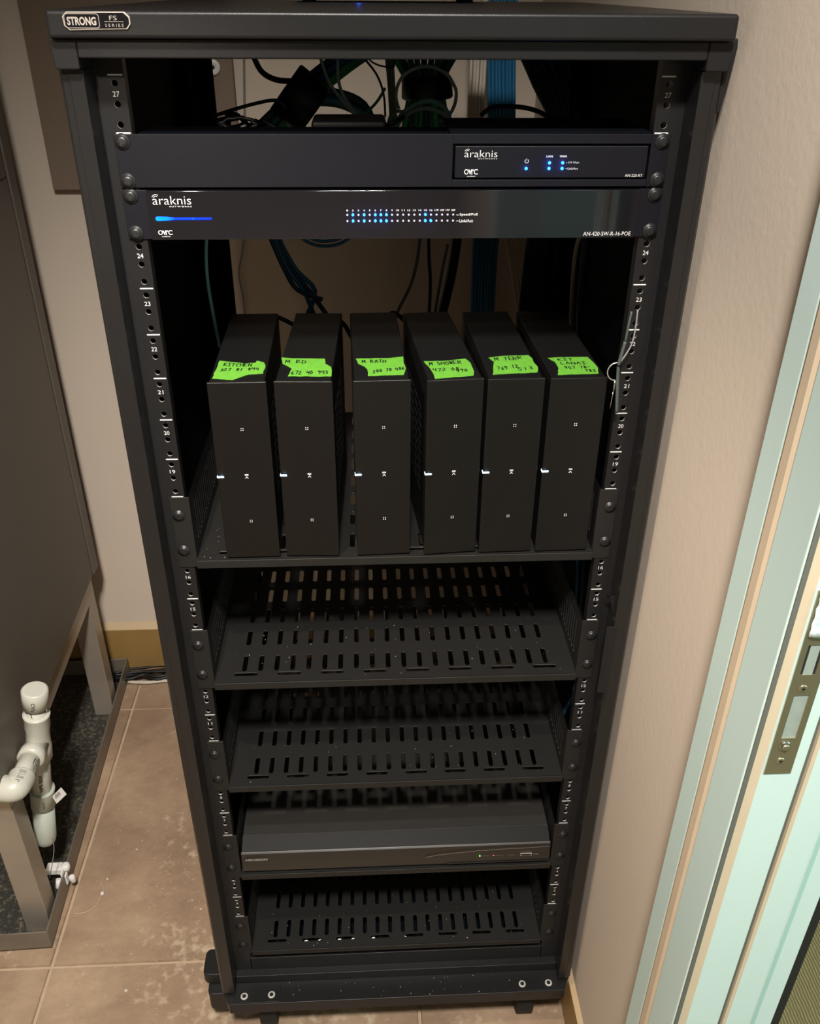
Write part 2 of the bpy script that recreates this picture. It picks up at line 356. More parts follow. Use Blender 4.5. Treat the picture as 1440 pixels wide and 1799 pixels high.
MB().lathe((0.2889, sy, 0.7604), (0,-1,0), [(0,0.0047),(0.0012,0.0045),(0.0016,0.0036),(0.0008,0.0031)], 20).build('locking_pin', M_chrome, sp)
MB().lathe((0.2889, sy, 0.7604), (0,-1,0), [(0,0.0028),(0.0028,0.0026),(0.0031,0.0021)], 20).build('locking_pin', M_brass, sp)
for z_ in (0.8191, 0.7439):
    s_ = MB().lathe((0.2892, sy, z_), (0,-1,0), [(0,0.0034),(0.0005,0.0033),(0.0009,0.0026)], 16)
    s_.box(0.2877,0.2907,sy-0.00105,sy-0.0008,z_-0.0004,z_+0.0004,1).box(0.2888,0.2896,sy-0.00105,sy-0.0008,z_-0.0015,z_+0.0015,1)
    s_.build('plate_screw', [M_brass, M_screwdark], sp)
# protective film peeling from the upper end of the plate
mb = MB(); N1, N2 = 6, 12; vs = []; fs = []
for j in range(N2+1):
    for i in range(N1+1):
        v = 0.8700+j/N2*0.040; u = px0+0.0012+i/N1*(px1-px0)
        vs.append((u, sy-0.0006-0.0018*abs(math.sin(i*1.3+j*0.9))*(1 if j > 1 else 0.3)-0.0015*max(0, 1-j/2), v-0.002*math.sin(i/N1*math.pi)*(j == 0)))
for j in range(N2):
    for i in range(N1): a = j*(N1+1)+i; fs.append((a, a+1, a+N1+2, a+N1+1))
mb.add(vs, fs, 0, True); o = mb.build('protective_film', M_film, sp)
o.modifiers.new('thickness', 'SOLIDIFY').thickness = 0.0002
# ------------------------------------------------------------------ the rack
rk = thing('equipment_rack', 'tall black steel equipment rack with numbered rails and a thick flat lid', 'rack', (0, 0, ZF))
MB().box(-0.2645, 0.2645, -0.050, 0.53, 1.2285, 1.2475).build('lid', M_black, rk, 0.003, 3)
bd = MB(); yb = -0.0506
pl = [(-0.2511,1.2432),(-0.2478,1.2463),(-0.2048,1.2465),(-0.2013,1.2430),(-0.2013,1.2383),(-0.2040,1.2350),(-0.2470,1.2340),(-0.2505,1.2370)]
bd.prism(pl, yb-0.0010, -0.0498, axis=1)
cx_, cz_ = -0.2262, 1.2402
badge = bd.build('badge', M_silver, rk, 0.0002); badge['label'] = 'silver rimmed black name badge'
MB().prism([(cx_+(p[0]-cx_)*0.963, cz_+(p[1]-cz_)*0.87) for p in pl], yb-0.0013, yb-0.0009, axis=1).build('badge_face', M_gloss, badge)
def rrect(x0,x1,z0,z1,r,n=4):
    out=[]
    for (cx,cz,a0) in ((x1-r,z1-r,0),(x0+r,z1-r,90),(x0+r,z0+r,180),(x1-r,z0+r,270)):
        for k in range(n+1):
            a=math.radians(a0+90*k/n); out.append((cx+r*math.cos(a),cz+r*math.sin(a)))
    return out
def frame(mb, outer, inner, y, mi=0):
    n=len(outer); mb.add([(p[0],y,p[1]) for p in outer]+[(p[0],y,p[1]) for p in inner], [(i,(i+1)%n,n+(i+1)%n,n+i) for i in range(n)], mi)
lt = MB()
text_on(lt, 'STRONG', -0.2478, -0.2263, 1.2374, 1.2430, front(yb-0.0015), bold=0.035)
text_on(lt, 'FS', -0.2163, -0.2108, 1.2408, 1.2438, front(yb-0.0015))
lt.box(-0.2203,-0.2062,yb-0.0016,yb-0.0014,1.2397,1.2400)
text_on(lt, 'S E R I E S', -0.2200, -0.2065, 1.2366, 1.2385, front(yb-0.0015), bold=-0.003)
frame(lt, rrect(-0.2497,-0.2240,1.2355,1.2452,0.002), rrect(-0.2493,-0.2244,1.2359,1.2448,0.0018), yb-0.0015)
lt.build('lettering', M_silver, badge)
# header, corner caps, posts
MB().box(-0.2475, 0.2475, -0.040, -0.002, 1.2145, 1.2285).box(-0.262,0.262,-0.002,0.5,1.22,1.2285).build('header', M_black, rk, 0.0015)
for sx in (-1, 1):
    a, b_ = sx*0.2475, sx*0.2672
    poly = [(a,1.2285),(b_,1.2285),(b_+sx*0.0006,1.222),(b_-sx*0.001,1.2065),(a,1.2065)]
    MB().prism(poly, -0.040, 0.0, axis=1).build('corner_cap', M_black, rk, 0.0015)
# side cheek of the top frame swelling out beside the wall
o = MB().prism([(0.2660,1.2300),(0.2748,1.2300),(0.2755,1.2230),(0.2740,1.2060),(0.2722,1.190),(0.2690,1.1745),(0.2660,1.1740)], -0.028, 0.45, axis=1).build('side_cheek', M_black, rk, 0.0015)
for sx in (-1, 1):
    pr = [(sx*0.2485,0.0),(sx*0.2485,-0.030),(sx*0.2600,-0.030),(sx*0.2604,-0.0293),(sx*0.2650,-0.0293),(sx*0.2680,-0.026),(sx*0.2690,0.004),(sx*0.2660,0.004)]
    MB().prism(pr, -0.055, 1.2062, axis=2).build('post', M_post, rk, 0.0006)
    MB().box(*sorted((sx*0.262, sx*0.268)), 0.46, 0.50, -0.055, 1.22).box(*sorted((sx*0.2255, sx*0.262)), 0.497, 0.50, -0.055, 1.22).build('rear_post', M_blackin, rk)
    MB().box(*sorted((sx*0.2645, sx*0.2665)), 0.004, 0.46, -0.055, 1.22).build('side_panel', M_blackin, rk)
# numbered mounting rails with real holes
HZ = [0.00635, 0.022225, 0.0381]
def rail_mb(sx, y, ztop, zbot=-0.0482):
    mb = MB(); xi, xo, xc = 0.2258, 0.2475, 0.23255
    zz = []
    for u in range(27):
        for h in HZ: zz.append(u*U+h)
    cuts = [zbot]+[0.0]
    for a, b_ in zip(zz[:-1], zz[1:]): cuts.append((a+b_)/2)
    cuts.append(27*U)
    rows = [(zbot, 0.0, [(xi, xo, None)])]
    for k, z in enumerate(zz):
        rows.append((cuts[k+1], cuts[k+2], [(xi, 0.2395, (xc, z, 0.0027, 0.0027)), (0.2395, xo, None)]))
    rows.append((27*U, ztop, [(xi, xo, None)]))
    mb.plate(rows, y, y+0.002, lambda u_, v_, t: (sx*u_, t, v_))
    return mb
M_raildark = M_black
for sx in (-1, 1):
    r_ = rail_mb(sx, 0.0, 1.2145)
    r_.box(*sorted((sx*0.2240, sx*0.2258)), 0.0, 0.012, -0.0482, 1.2145)
    r_.box(*sorted((sx*0.2475, sx*0.2490)), 0.0, 0.05, -0.0482, 1.2145)
    fr = r_.build('front_rail', [M_black, M_steelhole], rk)
    MB().box(*sorted((sx*0.2490, sx*0.264)), 0.012, 0.014, -0.0482, 1.2145).build('rail_mount', M_blackin, rk)
    mk = MB()
    for u in (27,24,23,22,21,20,19,16,15,12,11,8,7,4,3):
        zc = (u-1)*U
        for z_ in ([zc+U] if u in (27,16,12,8,4) else [])+[zc]:
            if u in (24,) and z_ > zc: continue
            mk.box(*sorted((sx*0.2252, sx*0.2372)), -0.00035, 0, z_-0.00055, z_+0.00055)
        s_ = str(u); hw = 0.0027 if len(s_) == 2 else 0.0013
        text_on(mk, s_, sx*0.2325-hw, sx*0.2325+hw, zc+0.0280, zc+0.0321, front(-0.0003))
    mk.build('unit_marks', M_white, fr)['kind'] = 'stuff'
    rr = rail_mb(sx, 0.480, 1.22).box(*sorted((sx*0.2475, sx*0.2495)), 0.44, 0.48, -0.0482, 1.22).build('rear_rail', [M_blackin, M_holeblack], rk)
def screw_mb(x, y, z, r=0.0060):
    a = random.uniform(0, 1.5); s_ = MB()
    s_.lathe((x, y, z), (0,-1,0), [(0,r*1.14),(0.0009,r*1.12),(0.0010,r*0.82),(0.0022,r*0.76),(0.0029,r*0.60),(0.0031,r*0.3)], 18)
    ca, sa = math.cos(a), math.sin(a); L = r*0.50; W = r*0.12
    for (dx, dz) in ((ca, sa), (-sa, ca)):
        nx, nz = -dz, dx
        s_.add([(x+dx*L+nx*W, y-0.00325, z+dz*L+nz*W),(x+dx*L-nx*W, y-0.00325, z+dz*L-nz*W),(x-dx*L-nx*W, y-0.0033, z-dz*L-nz*W),(x-dx*L+nx*W, y-0.0033, z-dz*L+nz*W)], [(0,1,2,3)], 1)
    return s_
def screw(x, y, z, parent, r=0.0060, name='screw'):
    return screw_mb(x, y, z, r).build(name, [M_screw, M_screwdark], parent)
for sx in (-1, 1):
    for z_ in (1.1931, 1.1386, 0.055, 0.008): screw(sx*0.2535, 0.012, z_, rk, 0.0046)
# latch bracket on the right post, its slanted top tab
MB().prism([(0.2445,0.6190),(0.2500,0.5180),(0.2520,0.5180),(0.2520,0.6190)], -0.0312, -0.0298, axis=1).box(0.240,0.2520,-0.031,-0.029,0.5350,0.6350).build('latch_bracket', M_black, rk, 0.0004)
MB().prism([(0.2395,0.668),(0.2425,0.668),(0.2500,0.640),(0.2520,0.6405),(0.2520,0.668)], -0.018, -0.016, axis=1).build('latch_tab', M_black, rk)
# base: stepped cross members, base plate, castors
MB().box(-0.2260, 0.2260, 0.0, 0.03, -0.043, -0.0155).box(-0.2485, 0.2485, -0.0115, 0.03, -0.060, -0.0435).build('cross_member', M_black, rk, 0.0008)
MB().box(-0.2260, 0.2260, 0.006, 0.46, -0.050, -0.046).build('bottom_panel', M_blackin, rk)
xb = 0.270
bp_ = [(-0.2560,-0.0452),(0.2560,-0.0452),(xb,-0.0165),(xb,0.50),(-xb,0.50),(-xb,-0.0165)]
base = MB().prism(bp_, -0.0835, -0.0605, axis=2).build('base_plate', M_black, rk, 0.0012)
for a_, b_ in ((-0.2480,-0.1800),(0.1893,0.2480)): MB().box(a_,b_,-0.0430,-0.0118,-0.0607,-0.0596).build('doubler_plate', M_black, base, 0.0004)
for (x_, y_) in ((-0.2343,-0.0331),(-0.193,-0.0324),(0.1923,-0.033),(0.2332,-0.0331)):
    s_ = MB().lathe((x_, y_, -0.0597), (0,0,1), [(0,0.0056),(0.0010,0.0054),(0.0012,0.0036)], 12, smooth=False)
    s_.lathe((x_, y_, -0.0590), (0,0,1), [(0,0.0031),(0.0010,0.0030)], 12, 1)
    s_.build('base_bolt', [M_zinc, M_screwdark], base)
for sx in (-1, 1):
    MB().lathe((sx*0.2575,-0.0185,-0.0606), (0,0,1), [(0,0.0052),(0.0005,0.0050),(0.0006,0.0044)], 16, smooth=False).build('corner_hole', M_screwdark, base)
for (x_, y_) in ((-0.205,0.012),(0.205,0.012),(-0.205,0.43),(0.205,0.43)):
    ca = MB().box(x_-0.034, x_+0.034, y_-0.03, y_+0.03, -0.0875, -0.0835).prism([(y_-0.022,-0.0875),(y_+0.022,-0.0875),(y_+0.012,-0.150),(y_-0.012,-0.150)], x_-0.019, x_-0.016, axis=0).prism([(y_-0.022,-0.0875),(y_+0.022,-0.0875),(y_+0.012,-0.150),(y_-0.012,-0.150)], x_+0.016, x_+0.019, axis=0).build('castor', M_black, rk, 0.001)
    MB().cyl((x_-0.013,y_,ZF+0.0375),(x_+0.013,y_,ZF+0.0375),0.0375,28).build('wheel', M_rubber, ca, 0.002)
    MB().cyl((x_-0.021,y_,ZF+0.0375),(x_+0.021,y_,ZF+0.0375),0.006,12).build('axle', M_zinc, ca)
# rounded levelling pads sticking out beyond the left front corner
def pad(x0, x1, y0, y1, z0, z1):
    MB().prism(rrect(x0, x1, y0, y1, 0.009, 5), z0, z1, axis=2).build('stabiliser_foot', M_plasticblack, rk, 0.002)
pad(-0.3030, -0.262, 0.004, 0.048, -0.0835, -0.0605)
pad(-0.2960, -0.225, -0.012, 0.040, -0.128, -0.086)
MB().prism([(-0.268,-0.016),(-0.245,-0.040),(-0.215,-0.038),(-0.205,-0.005),(-0.25,0.02)], -0.100, -0.0838, axis=2).build('castor_brake', M_plasticblack, rk, 0.003)

# ------------------------------------------------------------------ shelves
def shelf(z0, label):
    t = thing('rack_shelf', label, 'shelf', (0, 0, z0), 0, 'vented shelves in the rack')
    mb = MB(); W = 0.2195; rows = []
    # row of long slots across, then rows of short slots running back
    def hrow(ya, yb, yc):
        cells = []; cs = [-0.18305+0.0523*k for k in range(8)]; e = -W
        for c in cs:
            if c-0.02 > e+1e-6: cells.append((e, c-0.02, None))
            cells.append((c-0.02, c+0.02, (c, yc, 0.0145, 0.0028))); e = c+0.02
        cells.append((e, W, None)); return (ya, yb, cells)
    def vrow(ya, yb, yc, hl):
        cells = []; cs = [-0.1862+0.0196*k for k in range(20)]; cells.append((-W, cs[0]-0.0098, None))
        for c in cs: cells.append((c-0.0098, c+0.0098, (c, yc, 0.0030, hl)))
        cells.append((cs[-1]+0.0098, W, None)); return (ya, yb, cells)
    rows.append((-0.004, 0.005, [(-W, W, None)]))
    rows.append(hrow(0.005, 0.0145, 0.0105)); rows.append(vrow(0.0145, 0.0465, 0.0305, 0.0145))
    y = 0.0465
    rows.append((y, 0.0635, [(-W, W, None)])); y = 0.0635
    for k in range(7):
        rows.append(vrow(y, y+0.034, y+0.0165, 0.0145)); rows.append((y+0.034, y+0.0455, [(-W, W, None)])); y += 0.0455
    mb.plate(rows, z0+0.0103, z0+0.0088, lambda u_, v_, t_: (u_, v_, t_))
    mb.build('tray', [M_shelf, M_holeblack], t)
    MB().box(-W, W, -0.0058, -0.004, z0+0.0004, z0+0.0103).build('front_lip', M_shelf, t, 0.0005)
    for sx in (-1, 1):
        cells = []; u0 = 0.0
        for k in range(34):
            a = 0.02+k*0.0105; cells.append((a-0.00525, a+0.00525, (a, z0+0.05, 0.0022, 0.026)))
        rr_ = [(z0+0.0004, z0+0.0200, [(0.0, 0.385, None)]), (z0+0.0200, z0+0.0800, [(0.0, 0.01475, None)]+cells+[(0.37175, 0.385, None)]), (z0+0.0800, z0+0.0885, [(0.0, 0.385, None)])]
        MB().plate(rr_, sx*0.2195, sx*0.2209, lambda u_, v_, t_: (t_, u_, v_)).build('side_wall', [M_shelf, M_holeblack], t)
        ear = MB().box(*sorted((sx*0.2195, sx*0.2398)), -0.0018, 0, z0+0.0003, z0+0.0886).build('mounting_ear', M_shelf, t, 0.0004)
        for z_ in (z0+0.0222, z0+0.0667): screw(sx*0.23255, -0.0018, z_, ear)
    return t
def copy_tree(o, parent=None):
    c = o.copy(); C.objects.link(c)
    if parent is not None: c.parent = parent
    for ch in list(o.children): copy_tree(ch, c)
    return c
s0 = shelf(16*U, 'black vented rack shelf holding the row of six upright players')
for z0, lb in ((12*U, 'empty black vented rack shelf, first below the upright players'), (8*U, 'empty black vented rack shelf just above the recorder'),
               (4*U, 'black vented rack shelf carrying the flat recorder'), (0.0, 'lowest black vented rack shelf, dusty, with pale studs under its slots')):
    c = copy_tree(s0); c.location.z = z0+0.0; c['label'] = lb
# pale studs seen through the slots of the lowest shelf belong to the rack floor
for x_ in (-0.139,-0.118,-0.088,-0.067,-0.036,0.012,0.063):
    MB().lathe((x_, 0.0105, -0.0158), (0,0,1), [(0,0.0040),(0.018,0.0040),(0.0205,0.0030)], 12).build('floor_stud', M_whiteplastic, rk)

# ------------------------------------------------------------------ 1U panel with the router
pn = thing('router_mount', 'black one unit panel holding the small router, above the glossy switch', 'panel', (0, 0, 25*U))
zA, zB = 1.1120, 1.1552
pm_ = MB()
pm_.box(-0.2395, 0.0492, -0.0032, 0, zA, zB).box(0.2228, 0.2395, -0.0032, 0, zA, zB).box(0.0492, 0.2228, -0.0032, 0, zA, 1.1180).box(0.0492, 0.2228, -0.0032, 0, 1.1475, zB)
pm_.build('face', M_panel, pn, 0.0004)
MB().box(-0.222, 0.2225, 0.0, 0.055, zB-0.003, zB-0.0015).box(-0.222,0.2225,0,0.16,zA,zA+0.0015).box(0.0470,0.2220,0,0.095,zB-0.0015,zB+0.0014).build('tray', M_blackin, pn)
for sx in (-1, 1):
    for z_ in (25*U+0.00635, 25*U+0.0381): screw(sx*0.23255, -0.0032, z_, pn)
def dot(name, x, z, y, r, m, parent, n=12):
    return MB().lathe((x, y, z), (0,-1,0), [(0, r), (0.0005, r*0.8)], n, smooth=False).build(name, m, parent)
def araknis(mb, x0, x1, z0, z1, y):
    # word mark with the little wave arcs over the first letter
    h = z1-z0
    text_on(mb, 'araknis', x0+(x1-x0)*0.03, x1, z0+h*0.22, z0+h*0.95, front(y), bold=-0.009)
    text_on(mb, 'N E T W O R K S', x0+(x1-x0)*0.44, x1, z0, z0+h*0.10, front(y), bold=0.02)
    cx, cz = x0+(x1-x0)*0.125, z0+h*0.70
    for rr in (0.16, 0.27):
        R = h*rr*1.25; pts = []
        for k in range(9):
            a = math.radians(55+k*12.5); pts.append((math.cos(a), math.sin(a)))
        t = h*0.045
        mb.add([(cx+R*p[0], y, cz+R*p[1]) for p in pts]+[(cx+(R+t)*p[0], y, cz+(R+t)*p[1]) for p in pts], [(i,i+1,9+i+1,9+i) for i in range(8)])
def ovrc(mb, x0, x1, z0, z1, y):
    h = z1-z0
    text_on(mb, 'O', x0, x0+(x1-x0)*0.33, z0+h*0.30, z1, front(y), bold=0.012)
    text_on(mb, 'v', x0+(x1-x0)*0.31, x0+(x1-x0)*0.56, z0+h*0.30, z1-h*0.04, front(y), bold=0.012)
    text_on(mb, 'r', x0+(x1-x0)*0.53, x0+(x1-x0)*0.72, z0+h*0.30, z1-h*0.02, front(y), bold=0.012)
    text_on(mb, 'C', x0+(x1-x0)*0.71, x1, z0+h*0.30, z1, front(y), bold=0.012)
    text_on(mb, 'enabled', x0+(x1-x0)*0.22, x0+(x1-x0)*0.82, z0, z0+h*0.17, front(y))
rt = thing('network_router', 'small black router with five blue lights set into the top panel', 'router', (0.136, 0, 1.1185))
MB().box(0.0512, 0.2208, -0.0040, 0.0, 1.1195, 1.1458).build('front_panel', M_panel, rt, 0.0008)
MB().box(0.0520, 0.2195, 0.0, 0.14, 1.1195, 1.1455).build('body', M_satintop, rt)
yl = -0.0043
lt = MB(); araknis(lt, 0.0583, 0.0880, 1.1351, 1.1429, yl); lt.build('brand_mark', M_white, rt)
lt = MB(); ovrc(lt, 0.0595, 0.0715, 1.1206, 1.1270, yl); lt.build('cloud_mark', M_white, rt)
lt = MB()
text_on(lt, 'LAN', 0.1312, 0.1368, 1.1366, 1.1384, front(yl), bold=0.02); text_on(lt, 'WAN', 0.1428, 0.1490, 1.1366, 1.1384, front(yl), bold=0.02)
text_on(lt, '2.5 Gbps', 0.1508, 0.1606, 1.1313, 1.1332, front(yl)); text_on(lt, 'Link/Act', 0.1508, 0.1598, 1.1265, 1.1283, front(yl))
lt.box(0.1490,0.1501,yl,yl+0.0002,1.1320,1.1323).box(0.1490,0.1501,yl,yl+0.0002,1.1272,1.1275)
lt2 = MB(); text_on(lt2, 'AN-220-RT', 0.2026, 0.2184, 1.1203, 1.1226, front(yl)); lt2.build('model_number', M_white, rt)
pts = [(math.cos(math.radians(a)), math.sin(math.radians(a))) for a in range(130, 411, 20)]; n_ = len(pts)
lt.add([(0.1141+0.0014*p[0], yl, 1.1336+0.0014*p[1]) for p in pts]+[(0.1141+0.0018*p[0], yl, 1.1336+0.0018*p[1]) for p in pts], [(i,i+1,n_+i+1,n_+i) for i in range(n_-1)])
lt.box(0.11395,0.11425,yl,yl+0.0002,1.1338,1.1358)
lt.build('lettering', M_white, rt)
LEDS = [(0.1141,1.1274),(0.1344,1.1321),(0.1343,1.1274),(0.1460,1.1321),(0.1459,1.1274)]
for x_, z_ in LEDS: dot('led', x_, z_, -0.0041, 0.0013, M_led, rt)
def glow(x, y, z, e, r=0.002, col=(0.02,0.12,1.0)):
    d = bpy.data.lights.new('led_light', 'POINT'); d.energy = e; d.color = col; d.shadow_soft_size = r
    o = bpy.data.objects.new('led_light', d); C.objects.link(o); o.location = (x, y, z)
for x_, z_ in LEDS: glow(x_, -0.0075, z_, 0.0028, 0.0008)

# ------------------------------------------------------------------ glossy switch
sw = thing('network_switch', 'glossy black one unit network switch with a blue light bar', 'switch', (0, 0, 24*U))
z0, z1 = 1.0678, 1.1098
MB().box(-0.2185, 0.2175, -0.0060, 0.0, z0, z1).build('front_panel', M_gloss, sw, 0.0006)
MB().box(-0.2170, 0.2170, 0.0, 0.24, z0, z1-0.001).build('body', M_satintop, sw)
for sx in (-1, 1):
    ear = MB().box(*sorted((sx*0.2180, sx*0.2398)), -0.0025, 0, z0, z1).build('mounting_ear', M_panel, sw, 0.0004)
    for z_ in (24*U+0.00635, 24*U+0.0381): screw(sx*0.23255, -0.0025, z_, ear)
ys_ = -0.0063
lt = MB(); araknis(lt, -0.2145, -0.1801, 1.0962, 1.1062, ys_); lt.build('brand_mark', M_white, sw)
lt = MB(); ovrc(lt, -0.2122, -0.1997, 1.0706, 1.0765, ys_); lt.build('cloud_mark', M_white, sw)
lt = MB()
text_on(lt, 'Speed/PoE', 0.0566, 0.0729, 1.0874, 1.0902, front(ys_), bold=0.01); text_on(lt, 'Link/Act', 0.0566, 0.0688, 1.0822, 1.0848, front(ys_), bold=0.01)
lt.box(0.0537,0.0559,ys_,ys_+0.0002,1.0884,1.0888).box(0.0537,0.0559,ys_,ys_+0.0002,1.0831,1.0835)
lt2 = MB(); text_on(lt2, 'AN-420-SW-R-16-POE', 0.1703, 0.2140, 1.0698, 1.0733, front(ys_)); lt2.build('model_number', M_white, sw)
for k in range(20):
    x_ = -0.0438+k*0.00498; s_ = str(k+1)+('F' if k > 15 else ''); hw = 0.0006*len(s_)
    text_on(lt, s_, x_-hw, x_+hw, 1.0921, 1.0936, front(ys_), bold=0.01)
lt.build('lettering', M_white, sw)
ON1 = {1,3,5,6,7,14}; ON2 = {1,3,5,6,7,14,15}
for k in range(20):
    x_ = -0.0438+k*0.00498
    for z_, on in ((1.0889, ON1), (1.0836, ON2)):
        dot('led', x_, z_, -0.0061, 0.00115 if k in on else 0.00095, M_led if k in on else M_ledoff, sw)
        if k in on: glow(x_, -0.0105, z_, 0.0022, 0.0008)
# light bar: bright cyan at the left, deep blue to the right
m = mat('blue_light_bar', (0.0,0.02,0.3), 0.3, emit=(0,0.1,1), estr=5); nt = m.node_tree; b = nt.nodes['Principled BSDF']
tc = nt.nodes.new('ShaderNodeTexCoord'); sp_ = nt.nodes.new('ShaderNodeSeparateXYZ'); nt.links.new(tc.outputs['Generated'], sp_.inputs[0])
cr = nt.nodes.new('ShaderNodeValToRGB'); nt.links.new(sp_.outputs[0], cr.inputs[0]); e = cr.color_ramp.elements
e[0].position = 0.0; e[0].color = (0.0,0.085,1,1); e[1].position = 1.0; e[1].color = (0.0,0.002,0.25,1)
x = cr.color_ramp.elements.new(0.22); x.color = (0,0.06,1,1); x = cr.color_ramp.elements.new(0.34); x.color = (0,0.008,1,1)
x = cr.color_ramp.elements.new(0.64); x.color = (0,0.006,0.8,1); x = cr.color_ramp.elements.new(0.66); x.color = (0,0.03,1,1); x = cr.color_ramp.elements.new(0.69); x.color = (0,0.004,0.5,1)
nt.links.new(cr.outputs[0], b.inputs['Emission Color']); b.inputs['Emission Strength'].default_value = 7.0
MB().prism([(-0.2127,1.0855),(-0.2115,1.0846),(-0.2030,1.0849),(-0.196,1.0854),(-0.1636,1.0854),(-0.1636,1.0871),(-0.196,1.0872),(-0.2030,1.0880),(-0.2115,1.0882),(-0.2127,1.0874)], -0.0066, -0.0059, axis=1).build('light_bar', m, sw)

# ------------------------------------------------------------------ six upright players with taped notes
GL = {'K':[[(0,0),(0,1)],[(.9,1),(0,.45),(.9,0)]],'I':[[(.1,1),(.9,1)],[(.5,1),(.5,0)],[(.1,0),(.9,0)]],'T':[[(0,1),(1,1)],[(.5,1),(.45,0)]],
'C':[[(.9,.9),(.4,1),(0,.5),(.3,0),(.9,.1)]],'H':[[(0,1),(0,0)],[(0,.5),(.9,.55)],[(.9,1),(.9,0)]],'E':[[(.9,1),(0,1),(0,0),(.9,0)],[(0,.5),(.7,.5)]],
'N':[[(0,0),(0,1),(.9,0),(.9,1)]],'M':[[(0,0),(.1,1),(.5,.35),(.9,1),(1,0)]],'B':[[(0,0),(0,1),(.8,.85),(.1,.5),(.95,.25),(0,0)]],'D':[[(0,0),(0,1),(.9,.6),(.7,.1),(0,0)]],
'A':[[(0,0),(.5,1),(.95,0)],[(.2,.4),(.75,.4)]],'S':[[(.9,.9),(.2,1),(.1,.6),(.85,.4),(.7,0),(0,.1)]],'O':[[(.5,1),(0,.6),(.2,0),(.8,.05),(.95,.7),(.5,1)]],
'W':[[(0,1),(.2,0),(.5,.7),(.75,0),(1,1)]],'R':[[(0,0),(0,1),(.85,.85),(.8,.55),(0,.5),(.9,0)]],'L':[[(0,1),(0,0),(.8,0)]],'-':[[(.1,.5),(.8,.5)]],
'0':[[(.5,1),(.05,.5),(.4,0),(.9,.4),(.5,1)]],'1':[[(.5,1),(.45,0)]],'2':[[(.05,.8),(.5,1),(.8,.7),(0,0),(.95,.05)]],'3':[[(.05,.95),(.8,.9),(.35,.55),(.85,.3),(.4,0),(0,.1)]],
'4':[[(.1,1),(.05,.5),(.9,.5)],[(.8,1),(.75,0)]],'5':[[(.9,1),(.2,1),(.15,.6),(.8,.45),(.7,.05),(.05,0)]],'6':[[(.7,1),(.1,.4),(.4,0),(.85,.25),(.2,.45)]],
'7':[[(.05,1),(.9,1),(.4,0)]],'8':[[(.8,.85),(.3,1),(.15,.7),(.85,.3),(.4,0),(.1,.3),(.8,.85)]],'9':[[(.85,.8),(.3,1),(.15,.6),(.8,.65),(.85,.9),(.6,0)]],' ':[]}
def hand(mb, s_, x0, x1, y0, y1, z, tilt=0.0, t=0.00055):
    n = len(s_); cw = (x1-x0)/n; rnd = random.Random(s_)
    for i, ch in enumerate(s_):
        jx, jy = rnd.uniform(-.08,.08)*cw, rnd.uniform(-.12,.12)*(y1-y0)
        for st in GL[ch]:
            P = [Vector((x0+(i+0.12+0.74*p[0])*cw+jx, y0+p[1]*(y1-y0)+jy+tilt*(i/n))) for p in st]
            for a, b_ in zip(P[:-1], P[1:]):
                d = (b_-a); 
                if d.length < 1e-6: continue
                d.normalize(); nn = Vector((-d.y, d.x))*t; a2 = a-d*t*.6; b2 = b_+d*t*.6
                q = [a2+nn, a2-nn, b2-nn, b2+nn]
                mb.add([(p.x, p.y, z) for p in q], [(0,1,2,3)])
TAPES = {1:[(-0.1814,0.0559),(-0.1552,0.0475),(-0.1438,0.0487),(-0.1428,0.0547),(-0.1352,0.0499),(-0.1327,0.0409),(-0.1332,0.0192),(-0.1476,0.0174),(-0.1618,0.0034),(-0.1823,0.0082)],
2:[(-0.1183,0.0631),(-0.1067,0.0602),(-0.0728,0.0585),(-0.0717,0.044),(-0.0655,0.0348),(-0.0645,0.024),(-0.0645,0.0098),(-0.108,0.0113),(-0.1051,0.0312),(-0.1156,0.0454)],
3:[(-0.0404,0.0575),(-0.0049,0.0579),(0.0093,0.0621),(0.009,0.0437),(0.0106,0.0289),(0.0076,0.0112),(-0.0282,0.0095),(-0.0286,0.0272),(-0.0318,0.0355),(-0.0379,0.0429)],
4:[(0.0301,0.0476),(0.0504,0.0479),(0.0742,0.0538),(0.0785,0.04),(0.0792,0.0165),(0.0776,0.0072),(0.0383,0.0),(0.0379,0.0107),(0.0355,0.0266)],
5:[(0.099,0.0555),(0.1144,0.0603),(0.1419,0.0616),(0.1447,0.0516),(0.1446,0.0379),(0.1464,0.0289),(0.1434,0.0135),(0.0972,0.0088),(0.1031,0.0437)],
6:[(0.1613,0.0526),(0.1713,0.0544),(0.2037,0.0543),(0.206,0.0419),(0.2076,0.0225),(0.2047,0.0081),(0.1626,0.006),(0.167,0.0238),(0.1666,0.0417)]}
NOTES = {1:[('KITCHEN',-0.176,-0.146,0.040,0.048,-0.001),('327 81 844',-0.1775,-0.138,0.0265,0.033,0.002)],
2:[('M BD',-0.1135,-0.0905,0.0455,0.0545,0.0),('672 40 943',-0.1055,-0.0675,0.0155,0.024,0.0)],
3:[('M BATH',-0.0345,-0.0085,0.0445,0.0525,0.0),('200 70 406',-0.0235,0.0095,0.0165,0.024,0.009)],
4:[('M SHOWER',0.0345,0.069,0.0345,0.043,0.006),('472 08',0.0375,0.0660,0.0185,0.026,0.004),('990',0.0605,0.0735,0.0165,0.0235,0.002)],
5:[('M TERR',0.1035,0.1345,0.0465,0.0555,0.003),('769 12',0.1035,0.1270,0.0205,0.0285,0.008),('513',0.1245,0.1415,0.0190,0.0265,0.004)],
6:[('KIT',0.1700,0.1870,0.0445,0.0510,0.0),('LANAI',0.1710,0.1990,0.0335,0.0400,0.0),('957 78-',0.1730,0.2010,0.0215,0.0280,0.001),('783',0.1925,0.2040,0.0125,0.0190,0.0)]}
